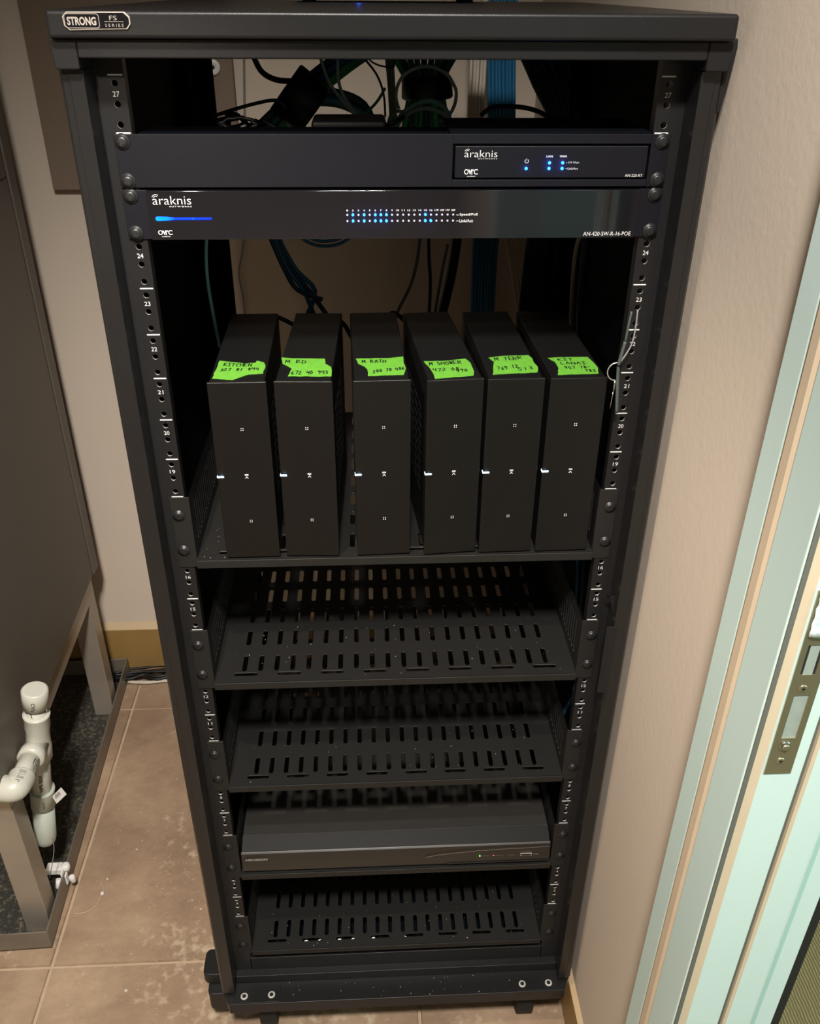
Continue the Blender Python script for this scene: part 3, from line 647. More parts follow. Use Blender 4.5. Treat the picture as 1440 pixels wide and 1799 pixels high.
BOX = [(-0.1865,-0.1283,-0.1865-0.003),(-0.1215,-0.0631,-0.1140),(-0.0433,0.0146,-0.0495),(0.0300,0.0880,0.0135),(0.0910,0.1490,0.0850),(0.1535,0.2125,0.1495)]
WHO = ['leftmost upright black player, green note reading KITCHEN', 'second upright black player from the left, green note reading M BD', 'third upright black player, green note reading M BATH',
       'fourth upright black player, green note reading M SHOWER', 'fifth upright black player, green note reading M TERR', 'rightmost upright black player, green note reading KIT LANAI']
ZB = 16*U+0.0103+0.0012
for i, (a, b_, bk) in enumerate(BOX):
    k = i+1; sh = bk-a; yaw = math.atan2(-sh, 0.212)
    t = thing('media_player', WHO[i], 'player', ((a+b_)/2, -0.003, ZB), yaw, 'upright players on the top shelf')
    w2 = 0.029; H = 0.9292-ZB
    MB().box(-w2+0.0015, w2-0.0015, 0.0035, 0.213, 0.0015, H).build('case', M_satintop, t, 0.0015)
    MB().box(-w2, w2, 0.0, 0.0035, 0.0008, H+0.0003).build('front_panel', M_satin, t, 0.0009)
    for (fx, fy) in ((-0.02,0.02),(0.02,0.02),(-0.02,0.19),(0.02,0.19)):
        MB().cyl((fx, fy, -0.0008), (fx, fy, 0.0015), 0.005, 10).build('foot', M_rubber, t)
    # vent slots in both sides
    v_ = MB()
    for q in range(10):
        for sgn in (-1, 1):
            for w_ in range(4): v_.box(*sorted((sgn*(w2-0.0015), sgn*(w2-0.0011))), 0.05+w_*0.03, 0.068+w_*0.03, 0.055+q*0.011, 0.059+q*0.011)
    v_.build('vent_slots', M_screwdark, t)['kind'] = 'stuff'
    z8 = 0.8245-ZB; mk = MB(); yy = -0.0003
    for zz_ in (z8+0.0540, z8-0.0545):
        for dx in (-0.0010, 0.0010):
            for dz in (-0.0010, 0.0010): mk.box(dx+0.0012-0.0004, dx+0.0012+0.0004, yy, 0.0, zz_+dz-0.0004, zz_+dz+0.0004)
    mk.box(-0.0007, 0.0031, yy, 0, z8+0.0021, z8+0.0026).box(-0.0007, 0.0031, yy, 0, z8+0.0010, z8+0.0015)
    mk.add([(-0.0007,yy,z8-0.0022),(0.0001,yy,z8-0.0022),(0.0012,yy,z8-0.0010),(0.0023,yy,z8-0.0022),(0.0031,yy,z8-0.0022),(0.0012,yy,z8+0.0002)], [(0,1,2,5),(2,3,4,5)])
    mk.build('printed_marks', M_white, t)['kind'] = 'stuff'
    MB().box(-w2-0.0002, -w2+0.0066, -0.0004, 0.0005, z8-0.0009, z8+0.0009).box(-w2-0.0004, -w2, -0.0004, 0.0045, z8-0.0009, z8+0.0009).build('status_light', M_ledwhite, t)
    cy, sy_ = math.cos(-yaw), math.sin(-yaw); ox, oy = (a+b_)/2, -0.003
    def loc(p): dx, dy = p[0]-ox, p[1]-oy; return (dx*cy-dy*sy_, dx*sy_+dy*cy)
    # torn tape: ragged outline a little above the case
    P = TAPES[k]; rag = []; rnd = random.Random(k)
    for q in range(len(P)):
        p0, p1 = P[q], P[(q+1)%len(P)]; L_ = math.dist(p0, p1); n_ = max(1, int(L_/0.006))
        for z_ in range(n_):
            t_ = z_/n_; j = 0.0005 if z_ else 0.0
            rag.append((p0[0]+(p1[0]-p0[0])*t_+rnd.uniform(-j,j), p0[1]+(p1[1]-p0[1])*t_+rnd.uniform(-j,j)))
    rag = [loc(p) for p in rag]
    tb = MB().prism(rag, H+0.0001, H+0.0004, axis=2).build('tape_note', M_tape, t); tb['label'] = 'torn green tape note with black handwriting'
    ink = MB()
    for s_, xa, xb_, ya, yb_, tl in NOTES[k]: hand(ink, s_, xa, xb_, ya, yb_, 0, tl)
    ink.v = [(*loc((p[0], p[1])), H+0.0006) for p in ink.v]
    ink.build('handwriting', M_ink, tb)
    d = bpy.data.lights.new('led_light', 'POINT'); d.energy = 0.0004; d.color = (0.5,0.75,1.0); d.shadow_soft_size = 0.001
    o = bpy.data.objects.new('led_light', d); C.objects.link(o); o.location = (a+0.004, -0.007, 0.8245)

# ------------------------------------------------------------------ flat recorder
rc = thing('video_recorder', 'flat wide black video recorder resting on the second shelf from the bottom', 'recorder', (0, 0, 4*U+0.0103))
zr = 4*U+0.0118; xr = 0.2165
MB().box(-xr+0.001, xr-0.001, 0.020, 0.30, zr+0.001, 0.2395).build('case', mat('recorder_case_grey', (0.021,0.019,0.017), 0.5, 0, 0.5, 0.1, 50, 0.2, 900), rc, 0.0008)
MB().prism([(0.0,0.2300),(0.0205,0.2396),(0.0205,zr+0.004),(0.0,zr+0.006)], -xr+0.0005, xr-0.0005, axis=0).build('bevel_strip', mat('recorder_bevel_shade', (0.006,0.0058,0.0055), 0.5, 0, 0.15), rc, 0.0006)  # darker colour puts shade on the steep recessed face
MB().prism([(-0.0035,zr+0.004),(-0.0052,0.2050),(-0.0035,0.2290),(-0.0010,0.2312),(0.0002,0.2312),(0.0002,zr+0.004)], -xr, xr, axis=0).build('front_panel', mat('recorder_front', (0.017,0.015,0.013), 0.36, 0, 0.5, 0.06, 30), rc, 0.0006)
# long tapering sweep of the control area
sw_ = [(0.040,0.2130),(0.060,0.2170),(0.085,0.2200),(0.120,0.2230),(0.165,0.2250),(0.2160,0.2262)]
gm = MB()
for q in range(len(sw_)-1):
    (xa,za),(xb_,zb_) = sw_[q], sw_[q+1]
    gm.add([(xa,-0.0062,za),(xb_,-0.0055,zb_),(xb_,-0.0055,zb_+0.0011),(xa,-0.0062,za+0.0009)], [(0,1,2,3)], 0)
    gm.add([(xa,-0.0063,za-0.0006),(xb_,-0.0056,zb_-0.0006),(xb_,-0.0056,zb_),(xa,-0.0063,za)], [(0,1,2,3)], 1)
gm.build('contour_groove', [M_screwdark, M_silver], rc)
MB().box(0.070,0.2160,-0.0055,-0.0040,0.1948,0.1968).build('lower_rib', M_satin, rc, 0.0004)
lt = MB(); text_on(lt, 'HIKVISION', -0.2108, -0.1797, 0.2190, 0.2232, front(-0.0062), bold=0.015, shear=0.25); lt.build('brand_mark', mat('silver_print', (0.4,0.4,0.38), 0.5), rc)
lt = MB()
text_on(lt, 'POWER', 0.1190, 0.1300, 0.2105, 0.2119, front(-0.0062)); text_on(lt, 'STATUS', 0.1385, 0.1500, 0.2105, 0.2119, front(-0.0062)); text_on(lt, 'Tx/Rx', 0.1570, 0.1660, 0.2105, 0.2118, front(-0.0062))
lt.build('lettering', M_dimprint, rc)
dot('led', 0.1167, 0.2111, -0.0058, 0.0010, M_ledgreen, rc); dot('led', 0.1360, 0.2111, -0.0058, 0.0009, M_ledred, rc)
ub = MB().box(0.1745,0.1905,-0.0062,-0.0050,0.2078,0.2132).build('usb_port', M_silver, rc, 0.0003)
MB().box(0.1757,0.1893,-0.0064,-0.0060,0.2088,0.2122).build('port_opening', M_screwdark, ub)
MB().box(0.1925,0.1985,-0.0059,-0.0056,0.2104,0.2110).add([(0.1985,-0.0060,0.2098),(0.1985,-0.0060,0.2116),(0.2002,-0.0060,0.2107)],[(0,1,2)]).build('printed_symbol', M_dimprint, rc)

# ------------------------------------------------------------------ small things in the rack
ad = thing('power_adapter', 'black power brick lying behind the panel in the top opening', 'adapter', (-0.045, 0.12, 1.1538))
MB().box(-0.077,-0.006,0.085,0.135,1.1380,1.1555).build('case', M_plasticblack, ad, 0.004, 3)
MB().tube([(-0.006,0.112,1.148),(0.004,0.115,1.151),(0.012,0.125,1.154)], 0.002).build('lead', CM['cable_black'], ad)
for (nm, lb, c0, c1) in (('cable_wrap', 'black hook and loop wrap around the slanting cable bundle', (-0.120,0.352,1.160), (-0.086,0.352,1.132)),
                         ('cable_wrap', 'black hook and loop wrap around the upright green bundle', (0.054,0.42,1.166), (0.055,0.42,1.141))):
    c0 = Vector(c0); c1 = Vector(c1)
    m_ = MB().lathe(c0, c1-c0, [(0,0.030),(0.002,0.032),((c1-c0).length-0.002,0.033),((c1-c0).length,0.031)], 20)
    tag(m_.build(nm, CM['cable_black']), lb, 'cable wrap', 'cable wraps in the top opening')
ln = thing('wire_lanyard', 'dark strap with a small wire ring hooked on the right rail', 'lanyard', (0.22, -0.012, 0.95))
MB().tube([(0.2213,-0.012,0.9704),(0.2190,-0.012,0.955),(0.2179,-0.012,0.9441),(0.2205,-0.012,0.915),(0.2225,-0.012,0.8952)], 0.0017).tube([(0.2240,-0.010,0.9995),(0.2222,-0.012,0.985),(0.2213,-0.012,0.9704)],0.0012).build('strap', mat('dark_green_strap', (0.05,0.065,0.06), 0.6), ln)
MB().tube([(0.2291,-0.012,1.0014),(0.2294,-0.012,0.9874),(0.2285,-0.012,0.9704),(0.2250,-0.012,0.960),(0.2183,-0.012,0.948)], 0.0008).build('thread', M_dimprint, ln)
MB().tube([(0.2162+0.0085*math.cos(a), -0.012, 0.9395+0.0092*math.sin(a)) for a in [1.5+k*0.36 for k in range(10)]], 0.0006).build('ring', M_silver, ln)
MB().cyl((0.2163,-0.012,0.9304),(0.2163,-0.012,0.9190),0.0011,8).cyl((0.2160,-0.012,0.919),(0.2150,-0.012,0.900),0.0005,6).build('ferrule', M_chrome, ln)
MB().lathe((0.2181,-0.012,0.9485),(0,0,-1),[(0,0.0020),(0.0035,0.0020)],8).build('clasp', M_plasticblack, ln)

# ------------------------------------------------------------------ on the lid
hb = thing('media_hub', 'low dark box standing on the lid, only its lower edge in view', 'box', (0.03, 0.42, 1.2475))
MB().box(-0.105,0.118,0.375,0.50,1.2505,1.285).build('case', M_satintop, hb, 0.002)
for (fx, fy) in ((-0.09,0.39),(0.10,0.39),(-0.09,0.48),(0.10,0.48)): MB().cyl((fx,fy,1.2475),(fx,fy,1.2506),0.006,10).build('foot', M_rubber, hb)
dot('led', -0.030, 1.262, 0.3748, 0.0012, M_led, hb); glow(-0.030, 0.371, 1.262, 0.003, 0.001)

# ------------------------------------------------------------------ back wall board
br = thing('backboard', 'brown painted board fixed on the wall behind the rack at the upper left', 'board', (-0.41, WB, 0.945))
MB().box(-0.5845, -0.2465, 0.866, WB, 0.9455, 1.75).build('panel', M_board, br, 0.001)
MB().lathe((-0.279,0.866,1.144),(0,-1,0),[(0,0.0125),(0.003,0.0125),(0.005,0.011),(0.005,0.004),(0.003,0.003)],24).build('washer', M_whiteplastic, br)
MB().lathe((-0.279,0.8612,1.144),(0,-1,0),[(0,0.0032),(0.0012,0.0028)],10).build('screw_head', M_screwdark, br)
MB().box(-0.251,-0.247,0.8655,0.8661,0.9455,1.75).build('edge_strip', M_board, br)
# ------------------------------------------------------------------ grey cabinet on a steel stand in a drain pan (all turned 1.9 degrees)
RZ = math.radians(1.9); PX, PY = -0.5965, 0.140
def turn(x, y): return (PX+x*math.cos(RZ)-y*math.sin(RZ), PY+x*math.sin(RZ)+y*math.cos(RZ))
pan = thing('drain_pan', 'shallow steel drain pan on the tiles under the stand, littered with dust', 'pan', (PX, PY, ZF), RZ)
MB().box(-0.80, 0, 0, 0.72, 0, 0.003).build('pan_floor', M_debris, pan)
MB().box(-0.80, 0, 0, 0.003, 0, 0.045).box(-0.003, 0, 0.003, 0.72, 0, 0.045).box(-0.80, 0, 0.717, 0.72, 0, 0.045).box(-0.80,-0.797,0.003,0.717,0,0.045).build('rim', M_pansteel, pan, 0.0008)
st = thing('metal_stand', 'brushed stainless steel stand carrying the grey cabinet', 'stand', (PX, PY, ZF+0.003), RZ)
ZS = 0.365   # top of the stand above its base
for (lx, ly) in ((-0.008,0.032),(-0.008,0.572),(-0.76,0.032),(-0.76,0.572)):
    MB().box(lx-0.042, lx, ly, ly+0.042, 0.0, ZS-0.052).build('leg', M_stainless, st, 0.0015)
MB().box(-0.050,-0.008,0.030,0.614,ZS-0.052,ZS).build('beam', M_stainless, st, 0.0015)
MB().box(-0.802,-0.760,0.030,0.614,ZS-0.052,ZS).build('beam', M_stainless, st, 0.0015)
MB().box(-0.760,-0.050,0.030,0.072,ZS-0.052,ZS).build('beam', M_stainless, st, 0.0015)
MB().box(-0.760,-0.050,0.572,0.614,ZS-0.052,ZS).build('beam', M_stainless, st, 0.0015)
ah = thing('air_handler', 'tall dark grey metal cabinet at the left on the steel stand', 'cabinet', (PX, PY, ZF+0.003+ZS), RZ)
HX = 0.002
MB().box(-0.80, HX-0.002, 0.0, 0.640, 0.001, 1.30).build('body', M_hvac, ah, 0.002)
MB().box(HX-0.002, HX, 0.002, 0.600, 0.006, 0.800).build('side_panel', M_hvac, ah, 0.0008)
MB().box(HX-0.002, HX, 0.002, 0.600, 0.8035, 1.298).build('side_panel', M_hvac, ah, 0.0008)
MB().box(HX-0.002, HX+0.002, 0.606, 0.640, 0.002, 1.298).build('corner_trim', M_hvac, ah, 0.001)

# condensate trap of white plastic pipe
tr = thing('condensate_trap', 'capped white plastic drain pipe trap hanging beside the steel stand', 'pipe', (-0.56, 0.25, 0.05))
A = Vector((-0.5579,0.25,0.3150)); B = Vector((-0.6120,0.25,-0.0400)); ax = (B-A).normalized()
def at(t): return A+ax*t
Lt = (B-A).length
MB().cyl(at(0.02), at(Lt-0.02), 0.0158, 24).build('riser_pipe', M_pvc, tr)
MB().lathe(at(-0.002), ax, [(0,0.0175),(0.002,0.0202),(0.034,0.0202),(0.0345,0.0190)], 28).build('cap', M_pvc, tr)
# tee: hub with bright rim, belly and branch hub
tee = MB().lathe(at(0.050), ax, [(0,0.0155),(0.0,0.0208),(0.003,0.0208),(0.006,0.0196),(0.028,0.0196),(0.034,0.0180),(0.062,0.0190),(0.070,0.0202),(0.096,0.0202),(0.097,0.0190)], 28)
bc = at(0.112); bdv = Vector((-0.02,-1.0,0.02)).normalized()
tee.lathe(bc, bdv, [(0,0.0185),(0.022,0.0185),(0.024,0.0205),(0.040,0.0208),(0.0405,0.0165)], 28)
tee.build('tee_fitting', M_pvc, tr)
elb_c = bc+bdv*0.095
MB().cyl(bc+bdv*0.03, elb_c, 0.0160, 24).build('branch_pipe', M_pvc, tr)
e0 = elb_c-bdv*0.020
MB().tube([e0, e0+bdv*0.012, elb_c+bdv*0.004+Vector((-0.004,0,0)), elb_c+Vector((-0.024,-0.003,0.0)), elb_c+Vector((-0.040,-0.004,0))], 0.0203, 20, sub=6).build('elbow', M_pvc, tr)
MB().cyl(elb_c+Vector((-0.035,-0.004,0)), elb_c+Vector((-0.135,-0.006,0.0)), 0.0175, 24).build('branch_pipe', M_pvc, tr)
cp = MB().lathe(at(0.222), ax, [(0,0.0157),(0.0,0.0206),(0.003,0.0206),(0.006,0.0198),(0.040,0.0198),(0.041,0.0185)], 28).build('coupling', M_pvcgreen, tr)
MB().lathe(at(0.262), ax, [(0,0.0178),(0.080,0.0182),(0.090,0.0165),(0.097,0.0100),(0.099,0.002)], 28).build('end_cap', M_pvcgreen, tr)
c_ = at(0.236)+Vector((0.018,-0.006,0))
o = MB().add([c_, c_+Vector((0.004,0,-0.018)), c_+Vector((0.024,0.002,0.002)), c_+Vector((0.018,0.002,0.019))], [(0,1,2,3)]).build('sticker', M_whiteplastic, tr)
o.modifiers.new('thickness', 'SOLIDIFY').thickness = 0.0004
q0 = c_+Vector((0.005,-0.0006,-0.009)); du = Vector((0.0105,0.001,0.0105)); dv = Vector((-0.0015,0,0.010))
bl = MB()
for k in range(5):
    a = q0+du*(0.1+k*0.19)+dv*0.25; b_ = a+dv*(0.9 if k % 2 else 0.7)
    bl.add([a, a+du*0.09, b_+du*0.09, b_], [(0,1,2,3)])
bl.build('barcode', M_ink, o)
# printing on the pipes: wrapped round the axis by a small mapping
def wrap_text(body, c0, axis, r, ang0, a0, a1, h, bold=0.0, flip=1):
    axis = Vector(axis).normalized(); toward = Vector((0.5,-1.0,0.6)); u_ = (toward-axis*toward.dot(axis)).normalized(); w_ = axis.cross(u_)
    vs, fs = text_geo(body, bold, 0.0)
    xs_ = [p[0] for p in vs]; ys2 = [p[1] for p in vs]; xa, xb_ = min(xs_), max(xs_); ya, yb_ = min(ys2), max(ys2)
    out = []
    for p in vs:
        t = a0+(p[0]-xa)/(xb_-xa)*(a1-a0); an = ang0+flip*((p[1]-ya)/(yb_-ya)-0.5)*h/r
        out.append(Vector(c0)+axis*t+u_*(r*math.cos(an))+w_*(r*math.sin(an)))
    return out, fs
ink = MB()
for args in (('CAP', at(-0.002), ax, 0.0204, 0.25, 0.012, 0.030, 0.006, 0.01), ('LISTED 6A UPC', bc, bdv, 0.0163, -0.4, 0.044, 0.078, 0.009, 0.02),
             ('NSF-PW', at(0), ax, 0.0161, 0.1, 0.175, 0.215, 0.006, 0.02), ('TROH', at(0.222), ax, 0.0200, 0.0, 0.012, 0.030, 0.004, 0.0), ('|||| | ||| 1-', bc, bdv, 0.0210, 0.35, 0.080, 0.104, 0.010, 0.0)):
    vs, fs = wrap_text(*args); ink.add(vs, fs)
pq = at(0.036)+Vector((-0.003,-0.0166,0)); ink.add([pq+Vector((-0.001,0,0)), pq+Vector((0.001,0,0)), pq+Vector((0.0002,0,-0.012))], [(0,1,2)])
ink.build('printing', M_ink, tr)
# thin refrigerant and wire lines behind the trap
ws = MB()
for pts, r_ in (([(-0.590,0.225,0.190),(-0.566,0.25,0.205),(-0.560,0.27,0.235)],0.0016), ([(-0.594,0.20,0.180),(-0.572,0.235,0.215),(-0.566,0.27,0.225)],0.0012)): ws.tube(pts, r_)
tag(ws.build('control_wires', CM['cable_black']), 'thin dark wires crossing behind the white elbow', 'wire')
# float switch clipped on the pan rim
fx, fy = turn(0.0, 0.125)
fs_ = thing('float_switch', 'small white plastic float switch clipped on the pan rim', 'switch', (fx, fy, ZF))
MB().box(fx-0.034, fx-0.002, fy-0.006, fy+0.012, -0.142, -0.128).build('arm', M_whiteplastic, fs_, 0.002)
MB().lathe((fx,fy+0.004,-0.1250),(0,0,-1),[(0,0.004),(0.002,0.0075),(0.012,0.0078),(0.014,0.006),(0.020,0.005)],16).build('housing', M_whiteplastic, fs_)
MB().box(fx-0.004,fx-0.0005,fy-0.016,fy-0.002,-0.158,-0.128).box(fx+0.001,fx+0.0045,fy-0.014,fy-0.004,-0.160,-0.136).build('clip', M_whiteplastic, fs_, 0.001)
MB().lathe((fx-0.010,fy-0.014,-0.143),(-0.1,-0.4,-1),[(0,0.0045),(0.016,0.0050),(0.018,0.003)],14).build('terminal', M_whiteplastic, fs_)
MB().lathe((fx+0.0125,fy-0.010,-0.142),(0.05,0.1,-1),[(0,0.0045),(0.002,0.0055),(0.014,0.0055),(0.016,0.004)],14).build('terminal', M_whiteplastic, fs_)
tag(MB().tube([(-0.600,0.245,0.00),(-0.592,0.235,-0.03),(-0.600,0.225,-0.07),(-0.618,0.235,-0.12)], 0.0007).build('signal_wire', M_dimprint), 'hair thin wire dangling below the white trap', 'wire')
# clear zip tie on the tiles
zt = thing('zip_tie', 'curled clear zip tie lying on the floor tiles', 'zip tie', (-0.55, 0.22, ZF))
MB().tube([(-0.580,0.204,ZF+0.0015),(-0.557,0.2055,ZF+0.0015),(-0.543,0.216,ZF+0.0015),(-0.5365,0.2300,ZF+0.0018),(-0.5355,0.244,ZF+0.0018),(-0.5365,0.257,ZF+0.0016),(-0.5475,0.268,ZF+0.0015)], 0.0011).build('strap', M_grout, zt)
MB().box(-0.5385,-0.5330,0.2400,0.2460,ZF,ZF+0.004).build('head', M_whiteplastic, zt, 0.001)
# crumbs of plaster
rnd = random.Random(5); cr_ = MB()
def crumb(x, y, z, r):
    vs = [(x+r*math.cos(a)*rnd.uniform(.6,1), y+r*math.sin(a)*rnd.uniform(.6,1), z) for a in (0,1.26,2.5,3.8,5.0)]+[(x, y, z+r*0.8)]
    cr_.add(vs, [(0,1,5),(1,2,5),(2,3,5),(3,4,5),(4,0,5),(4,3,2,1,0)])
for (x, y, r) in ((-0.5352,0.2756,0.0035),(-0.452,0.058,0.0042),(-0.494,0.340,0.003),(-0.488,0.36,0.0016),(-0.350,0.205,0.003),(-0.457,0.123,0.0022),(-0.505,0.43,0.0022),(-0.53,0.09,0.002)): crumb(x, y, ZF, r)
for _ in range(260):
    q = rnd.random()
    if q < 0.45: x, y = rnd.gauss(-0.40,0.05), rnd.gauss(0.27,0.09)
    else: x, y = rnd.uniform(-0.57,-0.31), rnd.uniform(-0.05,0.6)
    if x > -0.31: continue
    crumb(x, y, ZF, rnd.uniform(0.0005,0.0014))
tag(cr_.build('plaster_crumbs', mat('pale_plaster', (0.6,0.52,0.42), 0.9)), 'pale crumbs of plaster scattered over the brown tiles', 'debris', kind='stuff')
cr_ = MB()
for zs, n_ in ((12*U,60),(8*U,45),(0.0,70),(16*U,22)):
    for _ in range(n_):
        x, y = rnd.uniform(-0.21,0.21), rnd.uniform(0.0,0.11)
        if zs == 16*U: x, y = rnd.uniform(-0.215,-0.19), rnd.uniform(0,0.10)
        ok = not (0.006 < y < 0.0455 or y > 0.063) or rnd.random() < 0.35
        if ok: crumb(x, y, zs+0.0103, rnd.uniform(0.0003,0.0008))
for _ in range(36):
    crumb(rnd.uniform(-0.24,0.24), rnd.uniform(-0.042,-0.014), -0.0602, rnd.uniform(0.0003,0.0009))
tag(cr_.build('dust_specks', mat('pale_dust', (0.55,0.52,0.47), 0.9)), 'tiny pale dust specks on the black shelves', 'dust', kind='stuff')

